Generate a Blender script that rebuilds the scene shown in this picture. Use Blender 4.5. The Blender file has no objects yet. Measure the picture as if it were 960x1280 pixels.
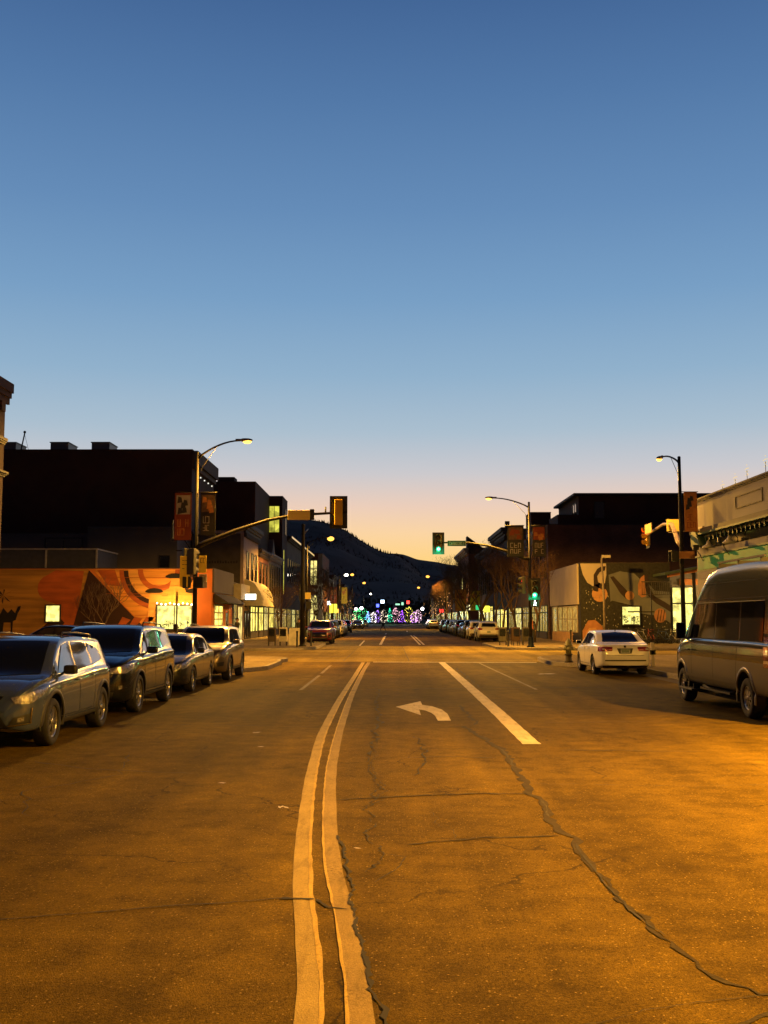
import bpy, bmesh, math, random
from mathutils import Vector, Matrix, noise
from mathutils.bvhtree import BVHTree
R = math.radians
random.seed(7)
scene = bpy.context.scene
COL = scene.collection

# ---------------------------------------------------------------- camera
cam_d = bpy.data.cameras.new("camera")
cam = bpy.data.objects.new("camera", cam_d); COL.objects.link(cam)
cam.location = (0, 0, 1.85)
cam.rotation_euler = (R(90 + 5.71), 0, R(0.30))
cam_d.sensor_fit = 'VERTICAL'; cam_d.sensor_height = 24.0
cam_d.lens = 24.0 * 1330 / 1280
cam_d.clip_start = 0.1; cam_d.clip_end = 8000
scene.camera = cam

# ---------------------------------------------------------------- view
scene.view_settings.view_transform = 'Standard'
scene.view_settings.look = 'None'
scene.view_settings.exposure = 0.0
scene.view_settings.gamma = 1.0
scene.cycles.use_denoising = True
scene.cycles.max_bounces = 5
scene.cycles.diffuse_bounces = 2
scene.cycles.glossy_bounces = 3
scene.cycles.sample_clamp_indirect = 3.0

# ---------------------------------------------------------------- dusk sky (gradient by elevation, warm towards the set sun)
world = bpy.data.worlds.new("World"); scene.world = world
world.use_nodes = True
wn = world.node_tree.nodes; wl = world.node_tree.links
wn.clear()
def srgb(r, g, b):
    f = lambda c: (c/255/12.92) if c/255 <= 0.04045 else ((c/255+0.055)/1.055)**2.4
    return (f(r), f(g), f(b), 1)
wo = wn.new('ShaderNodeOutputWorld'); bg = wn.new('ShaderNodeBackground')
tc = wn.new('ShaderNodeTexCoord'); sep = wn.new('ShaderNodeSeparateXYZ')
asn = wn.new('ShaderNodeMath'); asn.operation = 'ARCSINE'
mr = wn.new('ShaderNodeMath'); mr.operation = 'DIVIDE'; mr.inputs[1].default_value = R(90)
wl.new(tc.outputs['Generated'], sep.inputs[0]); wl.new(sep.outputs['Z'], asn.inputs[0]); wl.new(asn.outputs[0], mr.inputs[0])
def ramp(stops):
    n = wn.new('ShaderNodeValToRGB'); e = n.color_ramp.elements
    while len(e) > 1: e.remove(e[0])
    for i, (deg, c) in enumerate(stops):
        x = max(0.0, deg/90)
        if i == 0: e[0].position = x; q = e[0]
        else: q = e.new(x)
        q.color = c
    wl.new(mr.outputs[0], n.inputs[0]); return n
west = ramp([(0, srgb(250,188,78)), (2.2, srgb(255,205,108)), (3.2, srgb(255,212,134)), (4.5, srgb(252,213,162)), (6.0, srgb(236,206,186)), (7.8, srgb(203,201,205)),
             (10.0, srgb(171,191,207)), (13.0, srgb(145,177,204)), (17.0, srgb(120,159,197)), (21.5, srgb(101,140,184)), (27, srgb(82,120,167)),
             (32, srgb(65,100,149)), (42, srgb(44,70,114)), (60, srgb(22,36,66)), (90, srgb(10,16,36))])
east = ramp([(0, srgb(50,38,36)), (8, srgb(58,48,54)), (16, srgb(46,44,58)), (35, srgb(18,26,52)), (60, srgb(8,14,32)), (90, srgb(5,8,20))])
mx = wn.new('ShaderNodeMix'); mx.data_type = 'RGBA'
az = wn.new('ShaderNodeMapRange'); az.inputs['From Min'].default_value = -0.35; az.inputs['From Max'].default_value = 0.75
az.interpolation_type = 'SMOOTHSTEP'
wl.new(sep.outputs['Y'], az.inputs['Value']); wl.new(az.outputs[0], mx.inputs['Factor'])
wl.new(east.outputs[0], mx.inputs['A']); wl.new(west.outputs[0], mx.inputs['B'])
wl.new(mx.outputs['Result'], bg.inputs[0]); bg.inputs[1].default_value = 1.0
wl.new(bg.outputs[0], wo.inputs[0])

# ---------------------------------------------------------------- materials
MATS = {}
def pmat(name, col, rough=0.6, metal=0.0, var=0.25, scale=3.0, bump=0.0, bscale=40.0, coat=0.0, spec=0.5, detail=4, streak=None):
    """painted / plain surface with tonal variation and optional bump"""
    if name in MATS: return MATS[name]
    m = bpy.data.materials.new(name); m.use_nodes = True
    n = m.node_tree.nodes; l = m.node_tree.links
    b = n['Principled BSDF']
    b.inputs['Roughness'].default_value = rough; b.inputs['Metallic'].default_value = metal
    b.inputs['Specular IOR Level'].default_value = spec
    b.inputs['Coat Weight'].default_value = coat; b.inputs['Coat Roughness'].default_value = 0.04
    t = n.new('ShaderNodeTexCoord'); ns = n.new('ShaderNodeTexNoise'); ns.inputs['Scale'].default_value = scale; ns.inputs['Detail'].default_value = detail
    src = t.outputs['Object']
    if streak:
        mp = n.new('ShaderNodeMapping'); mp.inputs['Scale'].default_value = streak; l.new(src, mp.inputs[0]); src = mp.outputs[0]
    l.new(src, ns.inputs['Vector'])
    r = n.new('ShaderNodeMapRange'); r.inputs['From Min'].default_value = .25; r.inputs['From Max'].default_value = .75
    r.inputs['To Min'].default_value = 1-var; r.inputs['To Max'].default_value = 1+var
    l.new(ns.outputs['Fac'], r.inputs['Value'])
    mu = n.new('ShaderNodeVectorMath'); mu.operation = 'SCALE'; mu.inputs[0].default_value = col[:3]
    l.new(r.outputs[0], mu.inputs['Scale']); l.new(mu.outputs[0], b.inputs['Base Color'])
    if bump:
        n2 = n.new('ShaderNodeTexNoise'); n2.inputs['Scale'].default_value = bscale; l.new(src, n2.inputs['Vector'])
        bp = n.new('ShaderNodeBump'); bp.inputs['Strength'].default_value = bump; bp.inputs['Distance'].default_value = .02
        l.new(n2.outputs['Fac'], bp.inputs['Height']); l.new(bp.outputs[0], b.inputs['Normal'])
    MATS[name] = m; return m
def emat(name, col, strength=1.0, pattern=None, scale=2.0, dark=0.25):
    """something that gives off light; pattern = lit interior seen through glass"""
    if name in MATS: return MATS[name]
    m = bpy.data.materials.new(name); m.use_nodes = True
    n = m.node_tree.nodes; l = m.node_tree.links; b = n['Principled BSDF']
    b.inputs['Base Color'].default_value = (.02, .02, .02, 1); b.inputs['Roughness'].default_value = .2
    b.inputs['Emission Strength'].default_value = strength; b.inputs['Emission Color'].default_value = (*col[:3], 1)
    if pattern:
        t = n.new('ShaderNodeTexCoord')
        v = n.new('ShaderNodeTexVoronoi'); v.distance = 'CHEBYCHEV'; v.inputs['Scale'].default_value = scale
        ns = n.new('ShaderNodeTexNoise'); ns.inputs['Scale'].default_value = scale*.6
        bw = n.new('ShaderNodeRGBToBW'); l.new(v.outputs['Color'], bw.inputs[0]); gm = n.new('ShaderNodeMath'); gm.operation = 'MULTIPLY_ADD'; gm.inputs[1].default_value = 1.5; gm.inputs[2].default_value = .12; l.new(bw.outputs[0], gm.inputs[0])
        l.new(t.outputs['Object'], v.inputs['Vector']); l.new(t.outputs['Object'], ns.inputs['Vector'])
        cr = n.new('ShaderNodeValToRGB'); e = cr.color_ramp.elements
        e[0].position = .32; e[0].color = (*[c*dark for c in col[:3]], 1); e[1].position = .52; e[1].color = (*col[:3], 1)
        l.new(ns.outputs['Fac'], cr.inputs[0])
        mxx = n.new('ShaderNodeMix'); mxx.data_type = 'RGBA'; mxx.blend_type = 'MULTIPLY'; mxx.inputs['Factor'].default_value = .55
        l.new(cr.outputs[0], mxx.inputs['A']); l.new(gm.outputs[0], mxx.inputs['B'])
        l.new(mxx.outputs['Result'], b.inputs['Emission Color'])
    MATS[name] = m; return m
def brick_mat(name, c1, c2, mortar, scale=1.0, rough=.85):
    if name in MATS: return MATS[name]
    m = bpy.data.materials.new(name); m.use_nodes = True
    n = m.node_tree.nodes; l = m.node_tree.links; b = n['Principled BSDF']; b.inputs['Roughness'].default_value = rough
    t = n.new('ShaderNodeTexCoord'); s = n.new('ShaderNodeSeparateXYZ'); l.new(t.outputs['Object'], s.inputs[0])
    ad = n.new('ShaderNodeMath'); ad.operation = 'ADD'; l.new(s.outputs['X'], ad.inputs[0]); l.new(s.outputs['Y'], ad.inputs[1])
    cb = n.new('ShaderNodeCombineXYZ'); l.new(ad.outputs[0], cb.inputs['X']); l.new(s.outputs['Z'], cb.inputs['Y'])
    br = n.new('ShaderNodeTexBrick'); br.inputs['Scale'].default_value = scale
    br.inputs['Color1'].default_value = (*c1, 1); br.inputs['Color2'].default_value = (*c2, 1); br.inputs['Mortar'].default_value = (*mortar, 1)
    br.inputs['Brick Width'].default_value = .24; br.inputs['Row Height'].default_value = .08; br.inputs['Mortar Size'].default_value = .008
    l.new(cb.outputs[0], br.inputs['Vector'])
    ns = n.new('ShaderNodeTexNoise'); ns.inputs['Scale'].default_value = .9; l.new(t.outputs['Object'], ns.inputs['Vector'])
    mxx = n.new('ShaderNodeMix'); mxx.data_type = 'RGBA'; mxx.blend_type = 'OVERLAY'; mxx.inputs['Factor'].default_value = .5
    l.new(br.outputs['Color'], mxx.inputs['A']); l.new(ns.outputs['Fac'], mxx.inputs['B']); l.new(mxx.outputs['Result'], b.inputs['Base Color'])
    MATS[name] = m; return m

def ground_mat(name, base, speck, var=.35, rough=.8, tint=None, cracks=False):
    m = bpy.data.materials.new(name); m.use_nodes = True
    n = m.node_tree.nodes; l = m.node_tree.links; b = n['Principled BSDF']
    t = n.new('ShaderNodeTexCoord')
    def nz(sc, det=3, rg=.55, stretch=None):
        q = n.new('ShaderNodeTexNoise'); q.inputs['Scale'].default_value = sc; q.inputs['Detail'].default_value = det; q.inputs['Roughness'].default_value = rg
        if stretch:
            mp = n.new('ShaderNodeMapping'); mp.inputs['Scale'].default_value = stretch; l.new(t.outputs['Object'], mp.inputs[0]); l.new(mp.outputs[0], q.inputs['Vector'])
        else: l.new(t.outputs['Object'], q.inputs['Vector'])
        return q.outputs['Fac']
    def mrange(x, a, b_, c, d):
        r = n.new('ShaderNodeMapRange'); r.inputs['From Min'].default_value = a; r.inputs['From Max'].default_value = b_
        r.inputs['To Min'].default_value = c; r.inputs['To Max'].default_value = d; l.new(x, r.inputs['Value']); return r.outputs[0]
    def mul(a, b_):
        r = n.new('ShaderNodeMath'); r.operation = 'MULTIPLY'; l.new(a, r.inputs[0]); l.new(b_, r.inputs[1]); return r.outputs[0]
    big = mrange(nz(.22, 5), .3, .7, 1-var*.5, 1+var*.5)
    lane = mrange(nz(1.0, 3, .5, (1.1, .05, 1)), .3, .7, 1-var*.45, 1+var*.45)
    mid = mrange(nz(3.0, 5, .65), .3, .7, 1-var*.4, 1+var*.4)
    fine = mul(mrange(nz(75, 2, .7), .3, .7, .45, 1.55), mrange(nz(28, 2, .6), .3, .7, .75, 1.25))
    f = mul(mul(big, lane), mul(mid, fine))
    v = n.new('ShaderNodeTexVoronoi'); v.inputs['Scale'].default_value = 42; l.new(t.outputs['Object'], v.inputs['Vector'])
    sp = mrange(v.outputs['Distance'], .14, .30, 1, 0)
    cs = n.new('ShaderNodeSeparateColor'); l.new(v.outputs['Color'], cs.inputs[0])
    keep = mrange(cs.outputs[0], .80, .84, 0, 1)
    sp = mul(sp, keep)
    mu = n.new('ShaderNodeVectorMath'); mu.operation = 'SCALE'; mu.inputs[0].default_value = base; l.new(f, mu.inputs['Scale'])
    mxx = n.new('ShaderNodeMix'); mxx.data_type = 'RGBA'; l.new(sp, mxx.inputs['Factor'])
    l.new(mu.outputs[0], mxx.inputs['A']); mxx.inputs['B'].default_value = (*speck, 1)
    res = mxx.outputs['Result']
    if cracks:   # hairline cracking in patches, part of the asphalt itself
        nd = n.new('ShaderNodeTexNoise'); nd.inputs['Scale'].default_value = 2.2; nd.inputs['Detail'].default_value = 5; l.new(t.outputs['Object'], nd.inputs['Vector'])
        vm = n.new('ShaderNodeVectorMath'); vm.operation = 'SCALE'; vm.inputs['Scale'].default_value = .55; l.new(nd.outputs['Color'], vm.inputs[0])
        va = n.new('ShaderNodeVectorMath'); va.operation = 'ADD'; l.new(t.outputs['Object'], va.inputs[0]); l.new(vm.outputs[0], va.inputs[1])
        last = None
        for sc_, wd, thr in ((.42, .0035, .50), (1.3, .004, .60)):
            ve = n.new('ShaderNodeTexVoronoi'); ve.feature = 'DISTANCE_TO_EDGE'; ve.inputs['Scale'].default_value = sc_; l.new(va.outputs[0], ve.inputs['Vector'])
            ln_ = mrange(ve.outputs['Distance'], wd*.4, wd*1.8, 1, 0); mk = mrange(nz(.33 if sc_ < 1 else .5, 2), thr-.03, thr+.05, 0, .75)
            c_ = mul(ln_, mk)
            if last is None: last = c_
            else:
                mxm = n.new('ShaderNodeMath'); mxm.operation = 'MAXIMUM'; l.new(last, mxm.inputs[0]); l.new(c_, mxm.inputs[1]); last = mxm.outputs[0]
        m3 = n.new('ShaderNodeMix'); m3.data_type = 'RGBA'; l.new(last, m3.inputs['Factor']); l.new(res, m3.inputs['A']); m3.inputs['B'].default_value = (.018, .013, .007, 1)
        res = m3.outputs['Result']
        # oil-darkened blotches
        ob = mrange(nz(.9, 6, .6), .60, .74, 1, .55); m4 = n.new('ShaderNodeVectorMath'); m4.operation = 'SCALE'; l.new(res, m4.inputs[0]); l.new(ob, m4.inputs['Scale']); res = m4.outputs[0]
    l.new(res, b.inputs['Base Color'])
    b.inputs['Roughness'].default_value = rough; b.inputs['Specular IOR Level'].default_value = .03
    bp = n.new('ShaderNodeBump'); bp.inputs['Strength'].default_value = .8; bp.inputs['Distance'].default_value = .014
    l.new(nz(110, 3, .7), bp.inputs['Height']); l.new(bp.outputs[0], b.inputs['Normal'])
    MATS[name] = m; return m

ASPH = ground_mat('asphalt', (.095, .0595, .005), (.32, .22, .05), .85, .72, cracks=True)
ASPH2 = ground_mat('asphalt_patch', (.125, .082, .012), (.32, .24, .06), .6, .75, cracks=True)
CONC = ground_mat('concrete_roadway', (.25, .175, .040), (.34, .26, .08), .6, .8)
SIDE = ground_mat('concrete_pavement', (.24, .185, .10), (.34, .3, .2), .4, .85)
EARTH = ground_mat('dark_ground', (.05, .042, .03), (.1, .09, .07), .4, .9)
def paint_mat(name, col, wear=.5):
    """road paint: chipped and rubbed through to the asphalt, wear 0..1"""
    m = bpy.data.materials.new(name); m.use_nodes = True
    n = m.node_tree.nodes; l = m.node_tree.links; b = n['Principled BSDF']; b.inputs['Roughness'].default_value = .7; b.inputs['Specular IOR Level'].default_value = .15
    t = n.new('ShaderNodeTexCoord')
    def nz(sc, det, rg, stretch=(1,1,1)):
        mp = n.new('ShaderNodeMapping'); mp.inputs['Scale'].default_value = stretch; q = n.new('ShaderNodeTexNoise'); q.inputs['Scale'].default_value = sc; q.inputs['Detail'].default_value = det; q.inputs['Roughness'].default_value = rg
        l.new(t.outputs['Object'], mp.inputs[0]); l.new(mp.outputs[0], q.inputs['Vector']); return q.outputs['Fac']
    def mr_(x, a, b_, c, d):
        r = n.new('ShaderNodeMapRange'); r.inputs['From Min'].default_value = a; r.inputs['From Max'].default_value = b_; r.inputs['To Min'].default_value = c; r.inputs['To Max'].default_value = d; l.new(x, r.inputs['Value']); return r.outputs[0]
    def mt(op, a, b_):
        r = n.new('ShaderNodeMath'); r.operation = op; l.new(a, r.inputs[0]); l.new(b_, r.inputs[1]); return r.outputs[0]
    chips = mr_(nz(30, 9, .8), .60-wear*.12, .66-wear*.12, 0, 1)
    big = mr_(nz(1.7, 4, .6, (1,.5,1)), .45, .70, .10, 1)
    rub = mr_(nz(5, 6, .75, (2.2,.35,1)), .50, .75, 0, .55+.3*wear)
    f = mt('MAXIMUM', mt('MULTIPLY', chips, big), rub)
    tone = mt('MULTIPLY', mr_(nz(80, 2, .7), .3, .7, .82, 1.18), mr_(nz(2.5, 5, .6), .3, .7, .82, 1.15))
    sc = n.new('ShaderNodeVectorMath'); sc.operation = 'SCALE'; sc.inputs[0].default_value = col; l.new(tone, sc.inputs['Scale'])
    mxx = n.new('ShaderNodeMix'); mxx.data_type = 'RGBA'; l.new(f, mxx.inputs['Factor']); l.new(sc.outputs[0], mxx.inputs['A']); mxx.inputs['B'].default_value = (.088, .056, .006, 1)
    l.new(mxx.outputs['Result'], b.inputs['Base Color'])
    bp = n.new('ShaderNodeBump'); bp.inputs['Strength'].default_value = .7; bp.inputs['Distance'].default_value = .010
    l.new(nz(100, 3, .7), bp.inputs['Height']); l.new(bp.outputs[0], b.inputs['Normal'])
    MATS[name] = m; return m
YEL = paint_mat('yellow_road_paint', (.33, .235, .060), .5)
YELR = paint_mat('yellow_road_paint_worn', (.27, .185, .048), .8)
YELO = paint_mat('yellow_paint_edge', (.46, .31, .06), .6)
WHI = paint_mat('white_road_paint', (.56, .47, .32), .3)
WHIF = paint_mat('faded_road_paint', (.20, .16, .09), 1.1)

# ---------------------------------------------------------------- mesh helpers
class MB:
    def __init__(s): s.v = []; s.f = []; s.mi = 0; s.m = []; s.sm = False; s.s = []
    def face(s, pts):
        i = len(s.v); s.v += [tuple(p) for p in pts]; s.f.append(tuple(range(i, i+len(pts)))); s.m.append(s.mi); s.s.append(s.sm); return s
    def addm(s, vs, fs):
        i = len(s.v); s.v += [tuple(p) for p in vs]
        for f in fs: s.f.append(tuple(i+k for k in f)); s.m.append(s.mi); s.s.append(s.sm)
        return s
    def box(s, x0, x1, y0, y1, z0, z1, bev=0):
        if bev:
            b = min(bev, abs(x1-x0)*.45, abs(y1-y0)*.45, abs(z1-z0)*.45)
            bm = bmesh.new(); bmesh.ops.create_cube(bm, size=1)
            for v in bm.verts: v.co = Vector(((x0+x1)/2+v.co.x*(x1-x0), (y0+y1)/2+v.co.y*(y1-y0), (z0+z1)/2+v.co.z*(z1-z0)))
            bmesh.ops.bevel(bm, geom=bm.edges[:], offset=b, segments=2, affect='EDGES', profile=.6)
            bm.verts.index_update(); s.addm([v.co for v in bm.verts], [[v.index for v in f.verts] for f in bm.faces]); bm.free(); return s
        v = [(x0,y0,z0),(x1,y0,z0),(x1,y1,z0),(x0,y1,z0),(x0,y0,z1),(x1,y0,z1),(x1,y1,z1),(x0,y1,z1)]
        return s.addm(v, [(0,3,2,1),(4,5,6,7),(0,1,5,4),(1,2,6,5),(2,3,7,6),(3,0,4,7)])
    def prism(s, poly, z0, z1):
        n = len(poly); v = [(x,y,z0) for x,y in poly]+[(x,y,z1) for x,y in poly]
        return s.addm(v, [tuple(range(n))[::-1], tuple(range(n,2*n))]+[(i,(i+1)%n,n+(i+1)%n,n+i) for i in range(n)])
    def xprism(s, poly, x0, x1):     # poly in (y,z)
        n = len(poly); v = [(x0,y,z) for y,z in poly]+[(x1,y,z) for y,z in poly]
        return s.addm(v, [tuple(range(n))[::-1], tuple(range(n,2*n))]+[(i,(i+1)%n,n+(i+1)%n,n+i) for i in range(n)])
    def yprism(s, poly, y0, y1):     # poly in (x,z)
        n = len(poly); v = [(x,y0,z) for x,z in poly]+[(x,y1,z) for x,z in poly]
        return s.addm(v, [tuple(range(n)), tuple(range(n,2*n))[::-1]]+[(i,n+i,n+(i+1)%n,(i+1)%n) for i in range(n)])
    def tube(s, pts, r, n=8, cap=True):
        pts = [Vector(p) for p in pts]; rs = r if isinstance(r, (list, tuple)) else [r]*len(pts)
        vs = []; fs = []; u = None
        for i, p in enumerate(pts):
            a = pts[max(0, i-1)]; b = pts[min(len(pts)-1, i+1)]; d = (b-a).normalized()
            if u is None: u = d.orthogonal().normalized()
            else: u = (u - d*u.dot(d)); u = u.normalized() if u.length > 1e-6 else d.orthogonal().normalized()
            w = d.cross(u)
            for k in range(n):
                t = 2*math.pi*k/n; vs.append(p+(u*math.cos(t)+w*math.sin(t))*rs[i])
        for i in range(len(pts)-1):
            for k in range(n): fs.append((i*n+k, i*n+(k+1)%n, (i+1)*n+(k+1)%n, (i+1)*n+k))
        if cap: fs.append(tuple(range(n))[::-1]); fs.append(tuple((len(pts)-1)*n+k for k in range(n)))
        o = s.sm; s.sm = True; s.addm(vs, fs); s.sm = o; return s
    def lathe(s, prof, c=(0,0,0), axis='Z', n=20, cap=True):   # prof: (r, h)
        vs = []; fs = []
        for r, h in prof:
            for k in range(n):
                t = 2*math.pi*k/n; a, b = r*math.cos(t), r*math.sin(t)
                p = {'Z': (a, b, h), 'X': (h, a, b), 'Y': (b, h, a)}[axis]
                vs.append((c[0]+p[0], c[1]+p[1], c[2]+p[2]))
        for i in range(len(prof)-1):
            for k in range(n): fs.append((i*n+k, i*n+(k+1)%n, (i+1)*n+(k+1)%n, (i+1)*n+k))
        if cap: fs.append(tuple(range(n))[::-1]); fs.append(tuple((len(prof)-1)*n+k for k in range(n)))
        o = s.sm; s.sm = True; s.addm(vs, fs); s.sm = o; return s
    def ball(s, c, r, n=8, sq=(1,1,1)):
        vs = [(c[0],c[1],c[2]-r*sq[2])]; fs = []
        for i in range(1, n//2):
            ph = math.pi*i/(n//2)-math.pi/2
            for k in range(n):
                t = 2*math.pi*k/n; vs.append((c[0]+r*sq[0]*math.cos(ph)*math.cos(t), c[1]+r*sq[1]*math.cos(ph)*math.sin(t), c[2]+r*sq[2]*math.sin(ph)))
        vs.append((c[0],c[1],c[2]+r*sq[2])); L = n//2-1
        for k in range(n): fs.append((0, 1+(k+1)%n, 1+k))
        for i in range(L-1):
            for k in range(n): fs.append((1+i*n+k, 1+i*n+(k+1)%n, 1+(i+1)*n+(k+1)%n, 1+(i+1)*n+k))
        for k in range(n): fs.append((1+(L-1)*n+k, 1+(L-1)*n+(k+1)%n, len(vs)-1))
        o = s.sm; s.sm = True; s.addm(vs, fs); s.sm = o; return s
    def mesh(s, name, mats):
        me = bpy.data.meshes.new(name); me.from_pydata(s.v, [], s.f)
        for m in (mats if isinstance(mats, (list, tuple)) else [mats]): me.materials.append(m)
        me.polygons.foreach_set('material_index', s.m); me.polygons.foreach_set('use_smooth', s.s); me.update(); return me
    def build(s, name, mats, parent=None, **kw):
        return link(name, s.mesh(name, mats), parent, **kw)
def link(name, me, parent=None, **kw):
    o = bpy.data.objects.new(name, me); COL.objects.link(o)
    if parent: o.parent = parent
    for k, v in kw.items(): o[k] = v
    return o
def thing(name, label, cat, loc=(0,0,0), rz=0, group=None):
    o = bpy.data.objects.new(name, None); COL.objects.link(o); o.location = loc; o.rotation_euler = (0,0,rz); o.empty_display_size = .2
    o['label'] = label; o['category'] = cat
    if group: o['group'] = group
    return o
def dup(o, parent=None, loc=None, rz=None, label=None, group=None, swap=None):
    c = o.copy(); COL.objects.link(c)
    if parent: c.parent = parent
    if loc is not None: c.location = loc
    if rz is not None: c.rotation_euler = (0,0,rz)
    if label: c['label'] = label
    if group: c['group'] = group
    if swap and c.type == 'MESH':
        for sl in c.material_slots:
            if sl.material in swap: m = swap[sl.material]; sl.link = 'OBJECT'; sl.material = m
    for ch in list(o.children): dup(ch, c, swap=swap)
    return c
def pchip(xs, ys):
    n = len(xs); h = [xs[i+1]-xs[i] for i in range(n-1)]; d = [(ys[i+1]-ys[i])/h[i] for i in range(n-1)]
    m = [d[0]]+[0 if d[i-1]*d[i] <= 0 else 2*d[i-1]*d[i]/(d[i-1]+d[i]) for i in range(1, n-1)]+[d[-1]]
    def f(x):
        if x <= xs[0]: return ys[0]
        if x >= xs[-1]: return ys[-1]
        i = max(k for k in range(n-1) if xs[k] <= x); t = (x-xs[i])/h[i]
        return ys[i]*(2*t**3-3*t*t+1)+h[i]*m[i]*(t**3-2*t*t+t)+ys[i+1]*(-2*t**3+3*t*t)+h[i]*m[i+1]*(t**3-t*t)
    return f
def struct(name, mb, mats, **kw): o = mb.build(name, mats, **kw); o['kind'] = 'structure'; return o
def arc(cx, cy, r, a0, a1, n=8): return [(cx+r*math.cos(R(a0+(a1-a0)*i/n)), cy+r*math.sin(R(a0+(a1-a0)*i/n))) for i in range(n+1)]

# ================================================================ THE GROUND
struct('ground', MB().prism([(-2500,-300),(2500,-300),(2500,3500),(-2500,3500)], -.5, -.01), EARTH)
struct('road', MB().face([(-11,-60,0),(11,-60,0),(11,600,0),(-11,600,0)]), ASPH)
g = MB(); g.face([(-120,46,.004),(120,46,.004),(120,71.8,.004),(-120,71.8,.004)])
struct('intersection_roadway', g, CONC)
g = MB(); g.face([(-60,161,.004),(60,161,.004),(60,178,.004),(-60,178,.004)])
struct('far_crossing_roadway', g, CONC)
g = MB(); g.face([(-6.95,28.3,.002),(-4.9,28.1,.002),(-3.1,28.3,.002),(-2.5,30.4,.002),(-2.45,45.9,.002),(-4.3,45.9,.002),(-6.95,33,.002)])
struct('road_patch', g, ASPH2)

def side(name, poly, z=.14):
    g = MB(); g.prism(poly, -.3, z); g.mi = 1
    n = len(poly)
    # kerb stone: a slightly lighter strip along the kerb edge, 3 mm proud
    return struct(name, g, [SIDE, CONC])
rn = [(60,-40),(60,50.5),(10.2,50.5)]+arc(10.0,46.9,3.5,95,178,8)+[(6.4,44.6),(6.45,42.6),(6.9,41.2),(8.2,39.3),(8.75,38.2),(8.75,-40)]
side('pavement_near_right', rn[::-1])
ln = [(-60,-40),(-7.0,-40),(-7.0,33.2),(-6.6,34.6),(-4.9,37.2),(-4.4,38.6),(-4.4,43.5)]+arc(-7.6,46.0,3.2,-20,85,8)+[(-60,49.5)]
side('pavement_near_left', ln)
rf = [(60,61.5),(60,161),(10.5,161),(9.2,159),(9.2,80),(8.8,78.5),(6.9,76.4),(6.5,75),(6.5,66.5)]+arc(9.6,65.2,3.2,160,265,8)
side('pavement_far_right', rf[::-1])
lf = [(-60,61.5),(-8.2,61.5)]+arc(-7.8,65.0,3.4,-85,0,8)+[(-4.4,73.5),(-4.8,75),(-7.0,77.2),(-7.0,159),(-8.5,161),(-60,161)]
side('pavement_far_left', lf)
side('pavement_distant_right', [(9.2,178),(9.2,420),(60,420),(60,178)][::-1])
side('pavement_distant_left', [(-60,178),(-7.2,178),(-7.2,420),(-60,420)])
# kerb stones
def strip(pts, w, z0, z1, off=0):
    g = MB()
    for i in range(len(pts)-1):
        a = Vector((*pts[i], 0)); b = Vector((*pts[i+1], 0)); d = (b-a).normalized(); nn = Vector((-d.y, d.x, 0))
        p = [a+nn*off, b+nn*off, b+nn*(off+w), a+nn*(off+w)]
        g.prism([(q.x, q.y) for q in p], z0, z1)
    return g
KERB = ground_mat('kerb_concrete', (.30, .265, .21), (.4, .36, .3), .3, .85)
struct('kerb_near_right', strip(rn[2:], .15, .0, .146, -.02), KERB)
struct('kerb_near_left', strip(ln[1:], .15, .0, .146, -.02), KERB)
struct('kerb_far_right', strip(rf[2:]+rf[:1], .15, .0, .146, -.02), KERB)
struct('kerb_far_left', strip(lf[0:-1], .15, .0, .146, -.02), KERB)
GUT = ground_mat('gutter_concrete', (.15, .13, .10), (.24, .2, .16), .4, .8)
g = MB(); g.face([(8.2,-40,.002),(8.72,-40,.002),(8.72,38,.002),(8.2,38,.002)]); g.face([(-6.98,-40,.003),(-6.5,-40,.003),(-6.5,33,.003),(-6.98,33,.003)])
struct('gutter', g, GUT)

# painted lines (ribbons with slightly uneven edges)
def ribbon(pts, w, z=.0035, jit=.004, step=.35):
    g = MB(); P = []
    ys = [p[1] for p in pts]; fx = pchip(ys, [p[0] for p in pts]); fw = w if callable(w) else (lambda y: w)
    y = ys[0]; L = []
    while y < ys[-1]: L.append(y); y += step
    L.append(ys[-1])
    for y in L: P.append((fx(y)-fw(y)/2+random.uniform(-jit, jit), fx(y)+fw(y)/2+random.uniform(-jit, jit), y))
    for a, b in zip(P, P[1:]): g.face([(a[0],a[2],z),(a[1],a[2],z),(b[1],b[2],z),(b[0],b[2],z)])
    return g
ly = [(-.30,-6),(-.31,2),(-.375,5.08),(-.60,7.56),(-.70,8.84),(-.84,11.13),(-.985,14.22),(-1.10,18.3),(-1.145,25.8),(-1.125,34.7),(-1.12,45.3)]
ry = [(.02,-6),(0,2),(-.13,5.08),(-.27,6.78),(-.43,8.28),(-.59,10.67),(-.745,14.22),(-.855,19.75),(-.92,27.2),(-.93,37.3),(-.87,45.3)]
struct('yellow_centre_line', ribbon(ly, .135), YEL)
struct('yellow_centre_line', ribbon(ry, lambda y: .13), YELR)
struct('yellow_line_edge', ribbon([(x+.058,y) for x,y in ly], .028, z=.005, jit=.006, step=.2), YELO)
struct('yellow_line_edge', ribbon([(x-.062,y) for x,y in ry], .016, z=.005, jit=.005, step=.2), YELO)
struct('white_lane_line', ribbon([(2.10,16.0),(2.14,22),(2.2,45.3)], .27, jit=.008), WHI)
struct('stop_line', MB().face([(-.7,45.45,.004),(6.2,45.1,.004),(6.2,45.5,.004),(-.7,45.85,.004)]), WHI)
g = MB()
for a, b in (((-2.31,27.8),(-2.29,35)),((-2.3,36.2),(-2.33,42.3))):
    g.face([(a[0]-.05,a[1],.004),(a[0]+.05,a[1],.004),(b[0]+.05,b[1],.004),(b[0]-.05,b[1],.004)])
g.face([(3.79,28.1,.004),(3.87,28.1,.004),(3.76,44.6,.004),(3.68,44.6,.004)])
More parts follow.
